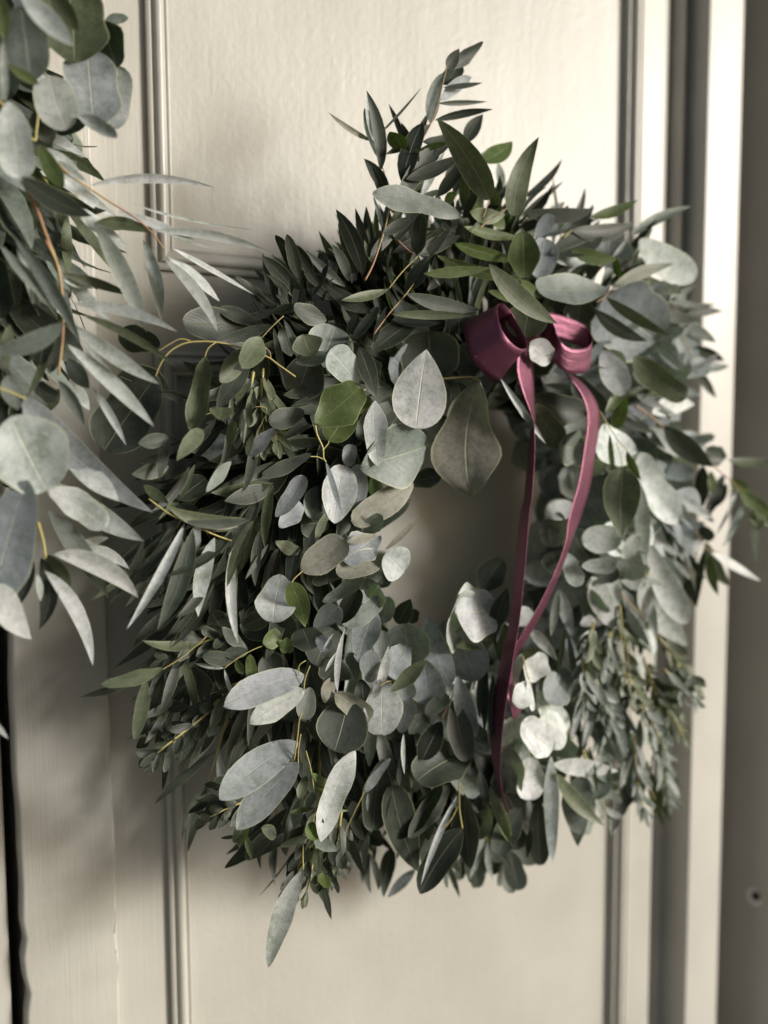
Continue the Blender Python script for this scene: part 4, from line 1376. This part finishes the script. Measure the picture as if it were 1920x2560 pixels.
ribbon('ribbon_tail', [
    sec(Zb(880, 620), Zb(740, 600), 15.2, 16.6),
    sec(Zb(884, 760), Zb(716, 760), 15.4, 16.9),
    sec(Zb(888, 900), Zb(722, 900), 15.6, 17.0),
    sec(Zb(893, 1080), Zb(778, 1090), 15.6, 17.0),
    sec(Zb(898, 1240), Zb(838, 1240), 15.6, 17.0),
    sec(Zb(901, 1380), Zb(872, 1340), 16.0, 17.2),
    sec(Zb(860, 1480), Zb(897, 1460), 15.8, 17.6),
    sec(Z6(234, 1300), Z6(276, 1290), 15.8, 17.8),
    sec(Z6(215, 1520), Z6(264, 1500), 15.8, 17.8),
    sec((1220+190/Z_, 1200+220/Z_), (1220+247/Z_, 1200+200/Z_), 15.8, 17.8),
    sec((1220+160/Z_, 1200+500/Z_), (1220+222/Z_, 1200+480/Z_), 15.9, 17.9),
    sec((1220+130/Z_, 1200+820/Z_), (1220+192/Z_, 1200+800/Z_), 16, 18),
    sec((1220+72/Z_, 1200+1080/Z_), (1220+148/Z_, 1200+1070/Z_), 16.1, 18.2),
    sec((1220+28/Z_, 1200+1340/Z_), (1220+108/Z_, 1200+1330/Z_), 16.1, 18.2),
    sec((1220+14/Z_, 1200+1560/Z_), (1220+80/Z_, 1200+1560/Z_), 16.1, 18.1),
    sec((1220+40/Z_, 1860+180/Z_), (1220+75/Z_, 1860+170/Z_), 16.1, 17.6),
    sec((1220+70/Z_, 1860+290/Z_), (1220+88/Z_, 1860+280/Z_), 16.1, 17.2),
    sec((1220+122/Z_, 1860+415/Z_), (1220+128/Z_, 1860+412/Z_), 16.1, 16.4)], 7)
ribbon('ribbon_tail', [
    sec(Zb(1080, 760), Zb(1120, 780), 15.6, 16.0),
    sec(Zb(1190, 860), Zb(1215, 880), 16.2, 16.8),
    sec(Zb(1280, 950), Zb(1330, 930), 17.2, 16.2),
    sec(Zb(1375, 1090), Zb(1450, 1040), 17.4, 16.0),
    sec(Zb(1430, 1230), Zb(1540, 1180), 17.4, 16.0),
    sec(Zb(1445, 1340), Zb(1572, 1320), 17.4, 16.0),
    sec(Zb(1440, 1470), Zb(1565, 1470), 17.4, 16.0),
    sec(Z6(566, 1260), Z6(636, 1260), 17.4, 16.0),
    sec(Z6(535, 1440), Z6(606, 1460), 17.4, 16.0),
    sec(Z6(475, 1659), Z6(545, 1659), 17.4, 16.0),
    sec((1220+455/Z_, 1200+380/Z_), (1220+510/Z_, 1200+320/Z_), 17.4, 16.0),
    sec((1220+385/Z_, 1200+570/Z_), (1220+440/Z_, 1200+520/Z_), 17.4, 16.0),
    sec((1220+290/Z_, 1200+760/Z_), (1220+345/Z_, 1200+740/Z_), 17.2, 16.0),
    sec((1220+190/Z_, 1200+930/Z_), (1220+240/Z_, 1200+930/Z_), 16.9, 15.8),
    sec((1220+110/Z_, 1200+1060/Z_), (1220+160/Z_, 1200+1060/Z_), 16.6, 15.6),
    sec((1220+95/Z_, 1200+1180/Z_), (1220+150/Z_, 1200+1190/Z_), 16.8, 15.6),
    sec((1220+120/Z_, 1200+1310/Z_), (1220+200/Z_, 1200+1340/Z_), 17.2, 15.6),
    sec((1220+150/Z_, 1200+1415/Z_), (1220+165/Z_, 1200+1415/Z_), 16.4, 15.8)], 7)
V, Fc = [], []
kc = P(*Zb(900, 520), .152)
kn = bpy.data.meshes.new('knot')
import bmesh
bm = bmesh.new(); bmesh.ops.create_uvsphere(bm, u_segments=14, v_segments=8, radius=.013); bmesh.ops.scale(bm, vec=(1, .7, 1.1), verts=bm.verts)
for v in bm.verts: v.co *= 1+.08*math.sin(v.co.x*900)
bm.to_mesh(kn); bm.free(); kn.materials.append(M_satin)
ko = bpy.data.objects.new('knot', kn); COL.objects.link(ko); ko.location = kc; ko.parent = bow; ko.matrix_parent_inverse = Matrix.Translation(wreath.location).inverted()

# ------------------------------------------------------------------ the second wreath, on the other leaf and close to the viewer
C2 = P(-760, 430, .06); C2.y = -.06
wreath2 = thing('wreath', 'second eucalyptus wreath hanging at the left edge close to the viewer and out of focus', 'wreath', C2)
def zones_left(deg, ph, r):
    x = r.random()
    if 290 < deg or deg < 8: return ('N', .06, .012, r.choice('gskmkq')) if x < .55 else ('O', .055, .026, r.choice('qgk'))
    if 8 <= deg < 35: return ('N', .062, .012, r.choice('skmqg')) if x < .7 else ('R', .045, .04, 'g')
    if 35 <= deg < 90: return ('R', .05, .046, r.choice('qbkq')) if x < .6 else ('O', .06, .028, r.choice('gk'))
    return ('N', .06, .012, r.choice('kqg')) if x < .5 else ('O', .055, .028, r.choice('kgq'))
HERO_L2 = """
1 440 370 410 -80 350 R m d=15 roll=4 bend=.2
1 180 480 120 40 270 R g d=16.5 roll=-6
1 690 400 590 130 190 R q d=13.5
1 620 125 760 105 62 E g d=14
1 560 745 520 300 330 R b d=14.5 roll=8
1 640 770 705 395 200 R s d=13.2
1 395 770 290 450 250 R s d=16 roll=-10
1 470 690 690 822 72 E s side=29 d=16.5 fold=.3
1 300 850 230 640 150 O q d=15
1 120 -40 430 275 105 N s d=18
1 300 -60 465 190 110 N m d=17.5
1 -20 -60 40 235 100 N G d=18
1 50 600 110 1062 210 O s d=17 roll=8
1 30 620 10 240 50 N s d=18
1 230 500 40 380 60 N G d=17
1 235 860 375 1112 95 E G d=15.5
1 130 1050 545 1280 130 N k d=16 side=-25
1 520 700 330 780 90 R q d=13
1 530 1100 1268 1110 52 N s side=25 d=15 fold=.25
1 760 1200 1492 1360 16 N s side=-14 d=14
1 830 1290 1292 1475 14 N s side=-14 d=14
1 560 1320 900 1382 72 N m side=22 d=14.5
1 915 1370 1605 1500 56 N s side=22 d=14.2
1 700 1250 1150 1420 52 N s d=14.6
1 260 880 470 1010 60 N s d=15
1 270 930 520 1080 50 N w d=14
1 350 1020 700 1290 70 N w side=-14 d=13.4
1 450 1220 760 1460 90 N w side=-14 d=13
4 1020 48 1507 325 30 N w side=18 d=15.2
4 990 95 1303 367 64 N w side=29 d=15
4 972 110 1288 542 68 N s side=43 d=15.6
4 850 0 955 485 80 N g side=18 d=14
4 560 -100 872 552 112 N g side=14 d=15.5
4 430 380 1052 545 66 N s side=36 d=15
4 480 440 1035 745 52 N m side=18 d=15.5
4 430 500 948 855 90 N s side=-11 d=16
4 470 560 862 1055 34 N s d=15.4
4 400 620 918 1110 92 N s side=14 d=16
4 545 870 748 1217 50 N s side=11 d=15.4
4 370 200 780 330 60 N m d=14.6
4 380 240 620 270 60 N w d=14.4
4 340 140 660 480 80 N w d=13.8
4 80 -20 480 620 80 N g side=14 d=16.2
4 0 30 380 440 70 N g d=16
4 382 488 -60 660 115 N g side=43 d=18
4 345 830 500 1100 70 N g d=15
4 270 500 240 740 110 O k d=15
4 330 520 310 780 100 E k d=14.6
4 60 500 40 770 70 N m d=16
4 300 620 160 930 50 N m d=15
4 350 880 280 1020 60 E m d=14.6
4 450 860 530 1010 60 N s d=14
4 400 700 530 880 100 N g d=14
4 60 1050 280 1485 430 R s side=0 d=18 roll=6 bend=.15
4 145 935 905 1612 185 D b side=-29 d=17 roll=10 fold=.12
4 290 1430 855 1785 140 N s side=-11 d=16.5
4 400 1330 706 1550 118 N s side=18 d=15.6
4 40 800 110 1010 110 N g d=16
4 200 850 330 950 100 O q d=14
7 280 60 628 285 170 O s side=36 d=17 roll=-10
7 160 0 -40 720 330 O b side=-7 d=18.5 roll=6
7 -30 620 186 945 160 D s side=-18 d=17.5
7 285 180 640 700 120 N g side=14 d=16.6
7 320 440 822 702 120 N s side=54 d=16.4
7 455 430 768 530 66 N s side=58 d=15.6
7 455 410 645 342 50 N s side=25 d=15.2
7 265 540 550 1102 85 N s side=47 d=16.4
7 240 460 230 885 110 N q side=54 d=15.8
7 270 440 420 640 80 N m d=15.4
7 220 560 240 720 40 N s d=16
7 200 480 100 760 70 N q d=15
7 -60 1400 52 1536 30 N s d=17
"""
hero(wreath2, HERO_L2, seed=31, gain=.82)
st2 = lambda t, p, w0=12, w1=7, m=None, d=.155: stem(wreath2, t, p, w0, w1, m, d)
st2('1', [(-40, 560), (30, 640), (110, 740), (200, 830), (215, 780), (225, 640), (205, 500)], 20, 10)
st2('1', [(230, 860), (330, 960), (430, 1050), (520, 1110), (650, 1195), (800, 1290), (900, 1380), (975, 1480)], 14, 10, M_rstem, .15)
st2('1', [(130, 1070), (210, 1220), (265, 1370), (330, 1540), (350, 1640)], 22, 16, M_rstem, .16)
st2('4', [(270, 0), (340, 150), (370, 350), (372, 560), (345, 800)], 22, 14, M_rstem, .16)
st2('4', [(-30, 870), (60, 900), (150, 940)], 12, 12, None, .17)
st2('7', [(225, 250), (255, 360), (270, 460)], 18, 14, None, .165)
heap2, tw2 = build_ring(wreath2, C2, .150, .052, 9, 900, 22, zones_left)
heap2.build(150)
tw2.build(wreath2, M_ystem)
print('singles', {k: v for k, v in COUNT.items()})
